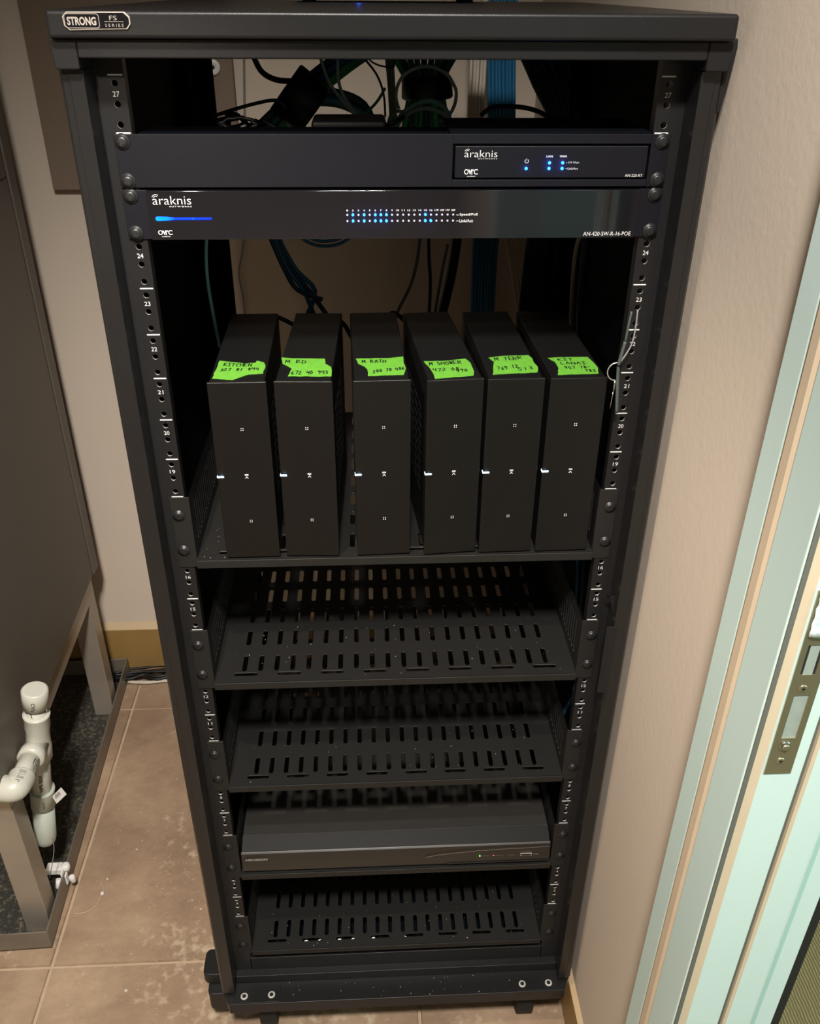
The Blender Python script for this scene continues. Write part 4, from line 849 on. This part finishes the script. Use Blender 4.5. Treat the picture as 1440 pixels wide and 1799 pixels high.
# ------------------------------------------------------------------ cables (world coordinates, radius, colour)
CABLES = [
 ('electrical_cable', 'thick black cable curving down to the fat slanting bundle at the top left',
  [([(-0.164,0.42,1.194),(-0.154,0.42,1.172),(-0.136,0.42,1.162),(-0.111,0.42,1.16),(-0.1,0.42,1.156)],0.0035,'cable_black')]),
 ('cable_bundle', 'fat bundle of navy, blue and green cables slanting down left across the top opening',
  [([(-0.033,0.38,1.2),(-0.061,0.38,1.189),(-0.092,0.38,1.169),(-0.128,0.38,1.139),(-0.169,0.38,1.105)],0.0041,'cable_navy'),
   ([(-0.029,0.386,1.198),(-0.057,0.386,1.187),(-0.089,0.386,1.166),(-0.125,0.386,1.135),(-0.165,0.386,1.102)],0.0041,'cable_navy'),
   ([(-0.025,0.38,1.198),(-0.053,0.38,1.185),(-0.085,0.38,1.163),(-0.122,0.38,1.133),(-0.16,0.38,1.1)],0.0041,'cable_blue'),
   ([(-0.022,0.386,1.197),(-0.05,0.386,1.182),(-0.082,0.386,1.16),(-0.119,0.386,1.13),(-0.156,0.386,1.097)],0.0041,'cable_navy'),
   ([(-0.018,0.38,1.196),(-0.046,0.38,1.18),(-0.078,0.38,1.157),(-0.115,0.38,1.128),(-0.15,0.38,1.096)],0.0041,'cable_green'),
   ([(-0.014,0.386,1.195),(-0.042,0.386,1.178),(-0.076,0.386,1.154),(-0.113,0.386,1.125),(-0.146,0.386,1.093)],0.0041,'cable_green')]),
 ('cable_bundle', 'dark navy cables arching right out of the black wrap in the top opening',
  [([(-0.11,0.4,1.151),(-0.061,0.4,1.15),(-0.026,0.4,1.136),(-0.009,0.4,1.102)],0.0043,'cable_navy'),
   ([(-0.111,0.405,1.146),(-0.061,0.405,1.145),(-0.026,0.405,1.13),(-0.003,0.405,1.1)],0.0043,'cable_navy'),
   ([(-0.111,0.4,1.142),(-0.061,0.4,1.141),(-0.026,0.4,1.126),(0.002,0.4,1.099)],0.0043,'cable_blue'),
   ([(-0.111,0.405,1.137),(-0.061,0.405,1.136),(-0.026,0.405,1.121),(0.007,0.405,1.097)],0.0043,'cable_navy')]),
 ('network_cable', 'pale grey thin cable hanging left of its twin, top opening',
  [([(-0.076,0.3,1.201),(-0.067,0.3,1.172),(-0.052,0.3,1.152),(-0.035,0.3,1.134)],0.0019,'cable_grey')]),
 ('network_cable', 'pale grey thin cable hanging right of its twin, top opening',
  [([(-0.055,0.3,1.201),(-0.055,0.3,1.172),(-0.048,0.3,1.153),(-0.033,0.3,1.134)],0.0019,'cable_grey')]),
 ('thin_cord', 'thin black cord falling from the lid, left of the grey upright cables',
  [([(-0.032,0.33,1.199),(-0.012,0.33,1.177),(-0.003,0.33,1.155),(-0.001,0.33,1.13)],0.0013,'cable_black')]),
 ('thin_cord', 'thin black cord bending sideways under the lid to the grey upright cables',
  [([(-0.025,0.33,1.199),(-0.017,0.33,1.189),(-0.004,0.33,1.184),(0.01,0.33,1.184),(0.006,0.33,1.2)],0.001,'cable_black')]),
 ('cable_bundle', 'narrow upright bundle of grey cables in the middle of the top opening',
  [([(0.0,0.35,1.2),(0.004,0.35,1.162),(0.007,0.35,1.106)],0.0017,'cable_greydark'),
   ([(0.003,0.35,1.2),(0.006,0.35,1.162),(0.009,0.35,1.106)],0.0017,'cable_greydark'),
   ([(0.006,0.35,1.2),(0.008,0.35,1.162),(0.012,0.35,1.106)],0.0017,'cable_greydark'),
   ([(0.008,0.35,1.2),(0.01,0.35,1.162),(0.014,0.35,1.106)],0.0017,'cable_greydark')]),
 ('green_wire', 'short green wire slanting below the thin black cord',
  [([(-0.001,0.33,1.161),(-0.011,0.33,1.146),(-0.026,0.33,1.132)],0.0017,'cable_green')]),
 ('cable_bundle', 'waisted bundle of dark green cables held by a black wrap, centre of the top opening',
  [([(0.008,0.42,1.196),(0.025,0.42,1.169),(0.033,0.42,1.15),(0.03,0.42,1.13),(0.024,0.42,1.096)],0.0039,'cable_green'),
   ([(0.019,0.428,1.195),(0.032,0.428,1.168),(0.038,0.428,1.149),(0.036,0.428,1.129),(0.032,0.428,1.094)],0.0039,'cable_navy'),
   ([(0.029,0.42,1.196),(0.038,0.42,1.169),(0.043,0.42,1.15),(0.042,0.42,1.13),(0.039,0.42,1.096)],0.0039,'cable_greendark'),
   ([(0.04,0.428,1.195),(0.045,0.428,1.168),(0.049,0.428,1.149),(0.048,0.428,1.129),(0.047,0.428,1.094)],0.0039,'cable_green'),
   ([(0.05,0.42,1.196),(0.051,0.42,1.169),(0.053,0.42,1.15),(0.054,0.42,1.13),(0.054,0.42,1.096)],0.0039,'cable_navy'),
   ([(0.062,0.428,1.196),(0.058,0.428,1.168),(0.059,0.428,1.149),(0.06,0.428,1.129),(0.062,0.428,1.094)],0.0039,'cable_greendark'),
   ([(0.072,0.42,1.196),(0.064,0.42,1.169),(0.064,0.42,1.15),(0.065,0.42,1.13),(0.069,0.42,1.096)],0.0039,'cable_green'),
   ([(0.083,0.428,1.196),(0.071,0.428,1.168),(0.069,0.428,1.149),(0.072,0.428,1.129),(0.077,0.428,1.094)],0.0039,'cable_navy'),
   ([(0.093,0.42,1.196),(0.077,0.42,1.169),(0.074,0.42,1.15),(0.077,0.42,1.13),(0.084,0.42,1.096)],0.0039,'cable_greendark')]),
 ('cable_loop', 'large round loop of grey cable before the waisted green bundle',
  [([(0.013,0.27,1.145),(0.01,0.27,1.154),(0.01,0.27,1.163),(0.013,0.27,1.172),(0.019,0.27,1.18),(0.028,0.27,1.185),(0.038,0.27,1.188),(0.048,0.27,1.188),(0.058,0.27,1.185),(0.067,0.27,1.18),(0.073,0.27,1.172),(0.077,0.27,1.164),(0.077,0.27,1.154),(0.074,0.27,1.145),(0.068,0.27,1.137),(0.059,0.27,1.132)],0.0019,'cable_grey')]),
 ('cable_loop', 'pale teal cable arching over the foot of the green bundle',
  [([(0.008,0.26,1.128),(0.017,0.26,1.142),(0.034,0.26,1.152),(0.05,0.26,1.154),(0.063,0.26,1.148),(0.07,0.26,1.138)],0.0026,'cable_teal')]),
 ('cable_loop', 'dim grey cable arching low over the foot of the green bundle',
  [([(0.007,0.26,1.122),(0.016,0.26,1.136),(0.034,0.26,1.146),(0.054,0.26,1.145),(0.073,0.26,1.134),(0.087,0.26,1.12)],0.0023,'cable_grey')]),
 ('cable_loop', 'small grey loop lying at the left foot of the green bundle',
  [([(0.022,0.25,1.128),(0.02,0.25,1.123),(0.015,0.25,1.119),(0.01,0.25,1.119),(0.005,0.25,1.122),(0.002,0.25,1.126),(0.001,0.25,1.132),(0.002,0.25,1.138),(0.006,0.25,1.143),(0.011,0.25,1.145),(0.016,0.25,1.144),(0.02,0.25,1.14)],0.0019,'cable_greydark')]),
 ('cable_bundle', 'pale cream cables hanging down the wall beside the blue ones',
  [([(0.144,0.74,1.262),(0.146,0.74,1.161),(0.149,0.74,1.056),(0.191,0.74,0.971),(0.218,0.72,0.881),(0.233,0.68,0.802),(0.248,0.62,0.7)],0.0028,'cable_white'),
   ([(0.149,0.74,1.262),(0.152,0.74,1.161),(0.155,0.74,1.056),(0.199,0.74,0.971),(0.226,0.72,0.881),(0.241,0.68,0.802),(0.256,0.62,0.7)],0.0028,'cable_white'),
   ([(0.154,0.74,1.262),(0.157,0.74,1.161),(0.16,0.74,1.056),(0.207,0.74,0.971),(0.234,0.72,0.88),(0.249,0.68,0.802),(0.264,0.62,0.7)],0.0028,'cable_white'),
   ([(0.16,0.74,1.262),(0.163,0.74,1.161),(0.166,0.74,1.056),(0.215,0.74,0.971),(0.242,0.72,0.88),(0.257,0.68,0.802),(0.272,0.62,0.7)],0.0028,'cable_white'),
   ([(0.165,0.74,1.262),(0.168,0.74,1.161),(0.172,0.74,1.056),(0.223,0.74,0.971),(0.25,0.72,0.88),(0.265,0.68,0.802),(0.28,0.62,0.699)],0.0028,'cable_white')]),
 ('cable_bundle', 'broad flat bundle of blue cables hanging straight down the wall',
  [([(0.175,0.76,1.262),(0.177,0.76,1.16),(0.182,0.76,1.054),(0.174,0.76,0.967),(0.166,0.76,0.871),(0.168,0.76,0.736),(0.17,0.76,0.576)],0.0032,'cable_blue'),
   ([(0.181,0.76,1.262),(0.183,0.76,1.16),(0.188,0.76,1.054),(0.18,0.76,0.967),(0.172,0.76,0.871),(0.173,0.76,0.736),(0.176,0.76,0.576)],0.0032,'cable_blue'),
   ([(0.186,0.76,1.262),(0.189,0.76,1.16),(0.194,0.76,1.054),(0.186,0.76,0.967),(0.178,0.76,0.871),(0.179,0.76,0.736),(0.181,0.76,0.576)],0.0032,'cable_blue'),
   ([(0.192,0.76,1.262),(0.194,0.76,1.16),(0.2,0.76,1.054),(0.192,0.76,0.967),(0.183,0.76,0.871),(0.184,0.76,0.735),(0.186,0.76,0.576)],0.0032,'cable_blue'),
   ([(0.197,0.76,1.262),(0.2,0.76,1.16),(0.206,0.76,1.054),(0.198,0.76,0.967),(0.189,0.76,0.871),(0.19,0.76,0.735),(0.192,0.76,0.575)],0.0032,'cable_blue'),
   ([(0.203,0.76,1.262),(0.206,0.76,1.16),(0.212,0.76,1.054),(0.204,0.76,0.967),(0.195,0.76,0.871),(0.195,0.76,0.735),(0.197,0.76,0.575)],0.0032,'cable_blue'),
   ([(0.208,0.76,1.262),(0.211,0.76,1.16),(0.217,0.76,1.054),(0.21,0.76,0.967),(0.2,0.76,0.871),(0.2,0.76,0.735),(0.202,0.76,0.575)],0.0032,'cable_blue'),
   ([(0.214,0.76,1.262),(0.217,0.76,1.16),(0.223,0.76,1.054),(0.216,0.76,0.967),(0.206,0.76,0.871),(0.206,0.76,0.735),(0.208,0.76,0.575)],0.0032,'cable_blue')]),
 ('electrical_cable', 'black cord crossing in front of the cream and blue cables',
  [([(0.122,0.4,1.123),(0.135,0.4,1.132),(0.155,0.4,1.134),(0.181,0.4,1.132),(0.203,0.4,1.125),(0.227,0.4,1.111)],0.0029,'cable_black')]),
 ('cable_bundle', 'wide curtain of navy cables along the right side inside the rack',
  [([(0.178,0.47,1.194),(0.2,0.46,1.153),(0.231,0.45,1.093),(0.215,0.45,1.026),(0.205,0.45,0.948),(0.202,0.46,0.836)],0.0037,'cable_navy'),
   ([(0.184,0.47,1.194),(0.205,0.46,1.153),(0.234,0.45,1.093),(0.218,0.45,1.026),(0.208,0.45,0.948),(0.205,0.46,0.836)],0.0037,'cable_navydark'),
   ([(0.19,0.47,1.194),(0.21,0.46,1.153),(0.236,0.45,1.093),(0.22,0.45,1.026),(0.21,0.45,0.948),(0.208,0.46,0.836)],0.0037,'cable_navy'),
   ([(0.196,0.47,1.194),(0.215,0.46,1.153),(0.238,0.45,1.093),(0.222,0.45,1.026),(0.212,0.45,0.948),(0.211,0.46,0.835)],0.0037,'cable_navydark'),
   ([(0.202,0.47,1.194),(0.22,0.46,1.153),(0.241,0.45,1.093),(0.225,0.45,1.026),(0.215,0.45,0.948),(0.214,0.46,0.835)],0.0037,'cable_navy'),
   ([(0.208,0.47,1.194),(0.225,0.46,1.153),(0.243,0.45,1.093),(0.227,0.45,1.026),(0.217,0.45,0.948),(0.216,0.46,0.835)],0.0037,'cable_navydark'),
   ([(0.214,0.47,1.194),(0.23,0.46,1.153),(0.245,0.45,1.093),(0.23,0.45,1.026),(0.219,0.45,0.948),(0.22,0.46,0.835)],0.0037,'cable_navy'),
   ([(0.22,0.47,1.194),(0.235,0.46,1.153),(0.248,0.45,1.093),(0.232,0.45,1.026),(0.222,0.45,0.948),(0.222,0.46,0.835)],0.0037,'cable_navydark'),
   ([(0.226,0.47,1.194),(0.24,0.46,1.153),(0.25,0.45,1.093),(0.234,0.45,1.026),(0.224,0.45,0.948),(0.225,0.46,0.835)],0.0037,'cable_navy'),
   ([(0.232,0.47,1.194),(0.245,0.46,1.153),(0.252,0.45,1.093),(0.237,0.45,1.026),(0.226,0.45,0.948),(0.228,0.46,0.835)],0.0037,'cable_navydark'),
   ([(0.238,0.47,1.194),(0.25,0.46,1.153),(0.255,0.45,1.093),(0.239,0.45,1.026),(0.228,0.45,0.948),(0.231,0.46,0.835)],0.0037,'cable_navy'),
   ([(0.244,0.47,1.194),(0.255,0.46,1.153),(0.257,0.45,1.093),(0.242,0.45,1.026),(0.231,0.45,0.948),(0.234,0.46,0.835)],0.0037,'cable_navydark')]),
 ('cable_bundle', 'sheaf of blue cables fanning out below the glossy switch',
  [([(-0.16,0.4,0.985),(-0.152,0.4,0.962),(-0.139,0.4,0.928),(-0.123,0.4,0.9),(-0.089,0.4,0.886)],0.0034,'cable_navy'),
   ([(-0.156,0.404,0.984),(-0.149,0.404,0.961),(-0.134,0.404,0.926),(-0.115,0.404,0.898),(-0.102,0.404,0.861)],0.0034,'cable_blue'),
   ([(-0.153,0.408,0.983),(-0.145,0.408,0.96),(-0.129,0.408,0.925),(-0.108,0.408,0.897),(-0.083,0.408,0.859)],0.0035,'cable_navy'),
   ([(-0.149,0.412,0.982),(-0.142,0.412,0.959),(-0.124,0.412,0.924),(-0.1,0.412,0.896),(-0.112,0.412,0.861)],0.0035,'cable_blue')]),
 ('network_cable', 'blue cable sagging just under the glossy switch, lower of two',
  [([(-0.121,0.36,0.988),(-0.1,0.36,0.974),(-0.08,0.36,0.97),(-0.059,0.36,0.974),(-0.038,0.36,0.988)],0.0022,'cable_blue')]),
 ('network_cable', 'blue cable sagging just under the glossy switch, upper of two',
  [([(-0.112,0.37,0.986),(-0.095,0.37,0.976),(-0.08,0.37,0.974),(-0.063,0.37,0.977),(-0.05,0.37,0.986)],0.0022,'cable_blue')]),
 ('network_cable', 'teal cable hanging by the left side panel under the switch',
  [([(-0.212,0.25,1.02),(-0.217,0.25,0.993),(-0.219,0.25,0.959),(-0.217,0.25,0.917),(-0.213,0.25,0.873)],0.0021,'cable_teal')]),
 ('wire_and_shadow', 'thin grey wire and modelled wire shadow wavering down the wall left of the blue sheaf',  # lower part is the wire's shadow on the wall, modelled as a cord
  [([(-0.226,0.872,1.17),(-0.231,0.872,1.107),(-0.236,0.872,1.034),(-0.24,0.872,0.947),(-0.256,0.872,0.845),(-0.269,0.872,0.792),(-0.265,0.872,0.742),(-0.266,0.872,0.679)],0.0016,'cable_greydark')]),
 ('network_cable', 'grey cable curving left down to the gap behind the third player',
  [([(0.053,0.5,0.961),(0.05,0.5,0.92),(0.04,0.5,0.877),(0.019,0.5,0.833),(0.013,0.5,0.806)],0.0027,'cable_greydark')]),
 ('electrical_cable', 'straight black cord hanging above the fourth player',
  [([(0.064,0.48,0.966),(0.065,0.48,0.925),(0.068,0.48,0.883),(0.066,0.48,0.812)],0.0026,'cable_black')]),
 ('electrical_cable', 'thick black trunk hanging above the fourth player, leaning left',
  [([(0.108,0.5,0.952),(0.105,0.5,0.919),(0.098,0.5,0.876),(0.085,0.5,0.814)],0.0075,'cable_black'),
   ([(0.095,0.51,0.934),(0.087,0.51,0.891),(0.077,0.51,0.82)],0.0025,'cable_greydark')]),
 ('network_cable', 'single white cable hanging at the right among the navy curtain',
  [([(0.251,0.33,0.996),(0.246,0.33,0.97),(0.246,0.33,0.933),(0.249,0.33,0.878),(0.251,0.33,0.846)],0.0029,'cable_white')]),
 ('network_cable', 'blue cable right of the single white cable',
  [([(0.26,0.34,0.993),(0.26,0.34,0.945),(0.262,0.34,0.891),(0.266,0.34,0.834)],0.0044,'cable_navy')]),
 ('electrical_cable', 'black cord bridging the first and second players at the back',
  [([(-0.136,0.235,0.916),(-0.126,0.235,0.911),(-0.115,0.235,0.904),(-0.108,0.235,0.896)],0.0028,'cable_black')]),
 ('electrical_cable', 'black cord bridging the second and third players at the back',
  [([(-0.064,0.235,0.912),(-0.056,0.235,0.906),(-0.05,0.235,0.895),(-0.044,0.235,0.884)],0.0028,'cable_black')]),
 ('electrical_cable', 'black cord rising behind the third player',
  [([(-0.003,0.235,0.913),(0.003,0.235,0.92),(0.011,0.235,0.917),(0.02,0.235,0.908)],0.0028,'cable_black')]),
 ('electrical_cable', 'dull blue cables hanging past the right end of the top shelf',
  [([(0.238,0.12,0.647),(0.242,0.12,0.602),(0.245,0.12,0.537),(0.247,0.12,0.467)],0.0029,'cable_blue'),
   ([(0.249,0.13,0.64),(0.253,0.13,0.586),(0.256,0.13,0.519)],0.003,'cable_navy')]),
 ('network_cable', 'short blue cable curving under the right end of the middle shelf',
  [([(0.254,0.1,0.433),(0.251,0.1,0.406),(0.243,0.1,0.385),(0.238,0.1,0.367)],0.0032,'cable_blue')]),
 ('coiled_cord', 'tangled coil of black cord lying at the left end of the top opening',
  [([(-0.15,0.1,1.144),(-0.157,0.1,1.146),(-0.158,0.1,1.148),(-0.162,0.1,1.15),(-0.161,0.1,1.152),(-0.156,0.1,1.155),(-0.152,0.1,1.155),(-0.145,0.1,1.156),(-0.139,0.1,1.155),(-0.133,0.1,1.154),(-0.134,0.1,1.152),(-0.129,0.1,1.15),(-0.136,0.1,1.147),(-0.138,0.1,1.144)],0.0015,'cable_black'),
   ([(-0.14,0.112,1.153),(-0.133,0.112,1.152),(-0.132,0.112,1.15),(-0.131,0.112,1.148),(-0.134,0.112,1.146),(-0.137,0.112,1.143),(-0.143,0.112,1.143),(-0.15,0.112,1.143),(-0.154,0.112,1.144),(-0.16,0.112,1.146),(-0.161,0.112,1.148),(-0.162,0.112,1.151),(-0.157,0.112,1.153),(-0.15,0.112,1.154)],0.0015,'cable_black'),
   ([(-0.16,0.124,1.144),(-0.164,0.124,1.143),(-0.167,0.124,1.146),(-0.17,0.124,1.149),(-0.167,0.124,1.151),(-0.16,0.124,1.152),(-0.155,0.124,1.153),(-0.15,0.124,1.153),(-0.143,0.124,1.152),(-0.136,0.124,1.151),(-0.137,0.124,1.148),(-0.141,0.124,1.145),(-0.141,0.124,1.143),(-0.149,0.124,1.142)],0.0016,'cable_black'),
   ([(-0.135,0.136,1.15),(-0.132,0.136,1.148),(-0.133,0.136,1.146),(-0.131,0.136,1.143),(-0.136,0.136,1.141),(-0.145,0.136,1.14),(-0.152,0.136,1.14),(-0.157,0.136,1.142),(-0.16,0.136,1.144),(-0.16,0.136,1.146),(-0.163,0.136,1.148),(-0.158,0.136,1.15),(-0.151,0.136,1.152),(-0.145,0.136,1.152)],0.0016,'cable_black'),
   ([(-0.144,0.148,1.147),(-0.145,0.148,1.145),(-0.139,0.148,1.143),(-0.144,0.148,1.141),(-0.153,0.148,1.139),(-0.159,0.148,1.139),(-0.164,0.148,1.138),(-0.17,0.148,1.141),(-0.171,0.148,1.143),(-0.177,0.148,1.146),(-0.17,0.148,1.149),(-0.164,0.148,1.15),(-0.159,0.148,1.152),(-0.153,0.148,1.151)],0.0016,'cable_black'),
   ([(-0.158,0.16,1.138),(-0.166,0.16,1.138),(-0.167,0.16,1.142),(-0.163,0.16,1.144),(-0.163,0.16,1.146),(-0.154,0.16,1.148),(-0.147,0.16,1.148),(-0.141,0.16,1.147),(-0.135,0.16,1.145),(-0.13,0.16,1.143),(-0.131,0.16,1.141),(-0.133,0.16,1.138),(-0.143,0.16,1.135),(-0.149,0.16,1.135)],0.0016,'cable_black'),
   ([(-0.169,0.172,1.15),(-0.162,0.172,1.152),(-0.155,0.172,1.15),(-0.154,0.172,1.148),(-0.152,0.172,1.145),(-0.15,0.172,1.143),(-0.156,0.172,1.14),(-0.161,0.172,1.139),(-0.167,0.172,1.138),(-0.174,0.172,1.139),(-0.178,0.172,1.14),(-0.179,0.172,1.143),(-0.184,0.172,1.145),(-0.177,0.172,1.148)],0.0016,'cable_black'),
   ([(-0.177,0.14,1.152),(-0.161,0.14,1.157),(-0.138,0.14,1.163),(-0.117,0.14,1.167),(-0.109,0.14,1.165),(-0.105,0.14,1.16)],0.0017,'cable_black'),
   ([(-0.126,0.12,1.152),(-0.116,0.12,1.146),(-0.102,0.12,1.141),(-0.091,0.12,1.139)],0.0018,'cable_black')]),
]
FLOORC = [([(-0.656,0.849,-0.173),(-0.621,0.863,-0.173),(-0.589,0.867,-0.173),(-0.558,0.872,-0.173),(-0.523,0.87,-0.173),(-0.48,0.86,-0.173)],0.0032,'cable_black'),
   ([(-0.649,0.828,-0.161),(-0.613,0.835,-0.161),(-0.582,0.839,-0.161),(-0.55,0.837,-0.161),(-0.516,0.84,-0.161),(-0.475,0.839,-0.161)],0.0038,'cable_black'),
   ([(-0.651,0.83,-0.167),(-0.614,0.835,-0.167),(-0.583,0.844,-0.167),(-0.553,0.848,-0.167),(-0.519,0.849,-0.167),(-0.476,0.839,-0.167)],0.0044,'cable_black'),
   ([(-0.653,0.836,-0.173),(-0.617,0.844,-0.173),(-0.584,0.841,-0.173),(-0.554,0.85,-0.173),(-0.518,0.841,-0.173),(-0.477,0.839,-0.173)],0.0032,'cable_black'),
   ([(-0.647,0.819,-0.161),(-0.608,0.814,-0.161),(-0.579,0.828,-0.161),(-0.546,0.819,-0.161),(-0.514,0.826,-0.161),(-0.472,0.818,-0.161)],0.0038,'cable_black'),
   ([(-0.648,0.82,-0.167),(-0.611,0.822,-0.167),(-0.58,0.828,-0.167),(-0.546,0.816,-0.167),(-0.515,0.826,-0.167),(-0.472,0.817,-0.167)],0.0044,'cable_black'),
   ([(-0.615,0.816,-0.172),(-0.567,0.812,-0.172),(-0.527,0.816,-0.172),(-0.473,0.814,-0.172)],0.004,'cable_white')]

from collections import Counter
for nm, lb, strands in CABLES:
    cat = {'cable_bundle':'cables','electrical_cable':'cord','network_cable':'cable','thin_cord':'cord','green_wire':'wire','cable_loop':'cable','wire_and_shadow':'wire','coiled_cord':'cord','floor_cables':'cables'}[nm]
    if len(strands) == 1:
        P, r_, cm = strands[0]
        tag(MB().tube(P, r_, 10).build(nm, CM[cm]), lb, cat, 'loose cables inside the rack')
    else:
        o0 = strands[0][0][0]
        t = thing(nm, lb, cat, o0, 0, 'loose cables inside the rack')
        for P, r_, cm in strands: MB().tube(P, r_, 8).build('strand', CM[cm], t)
P, r_, cm = FLOORC[0]
t = thing('floor_cables', 'black cables and one white lying on the floor along the back wall', 'cables', P[0])
for P, r_, cm in FLOORC: MB().tube(P, r_, 8).build('strand', CM[cm], t)
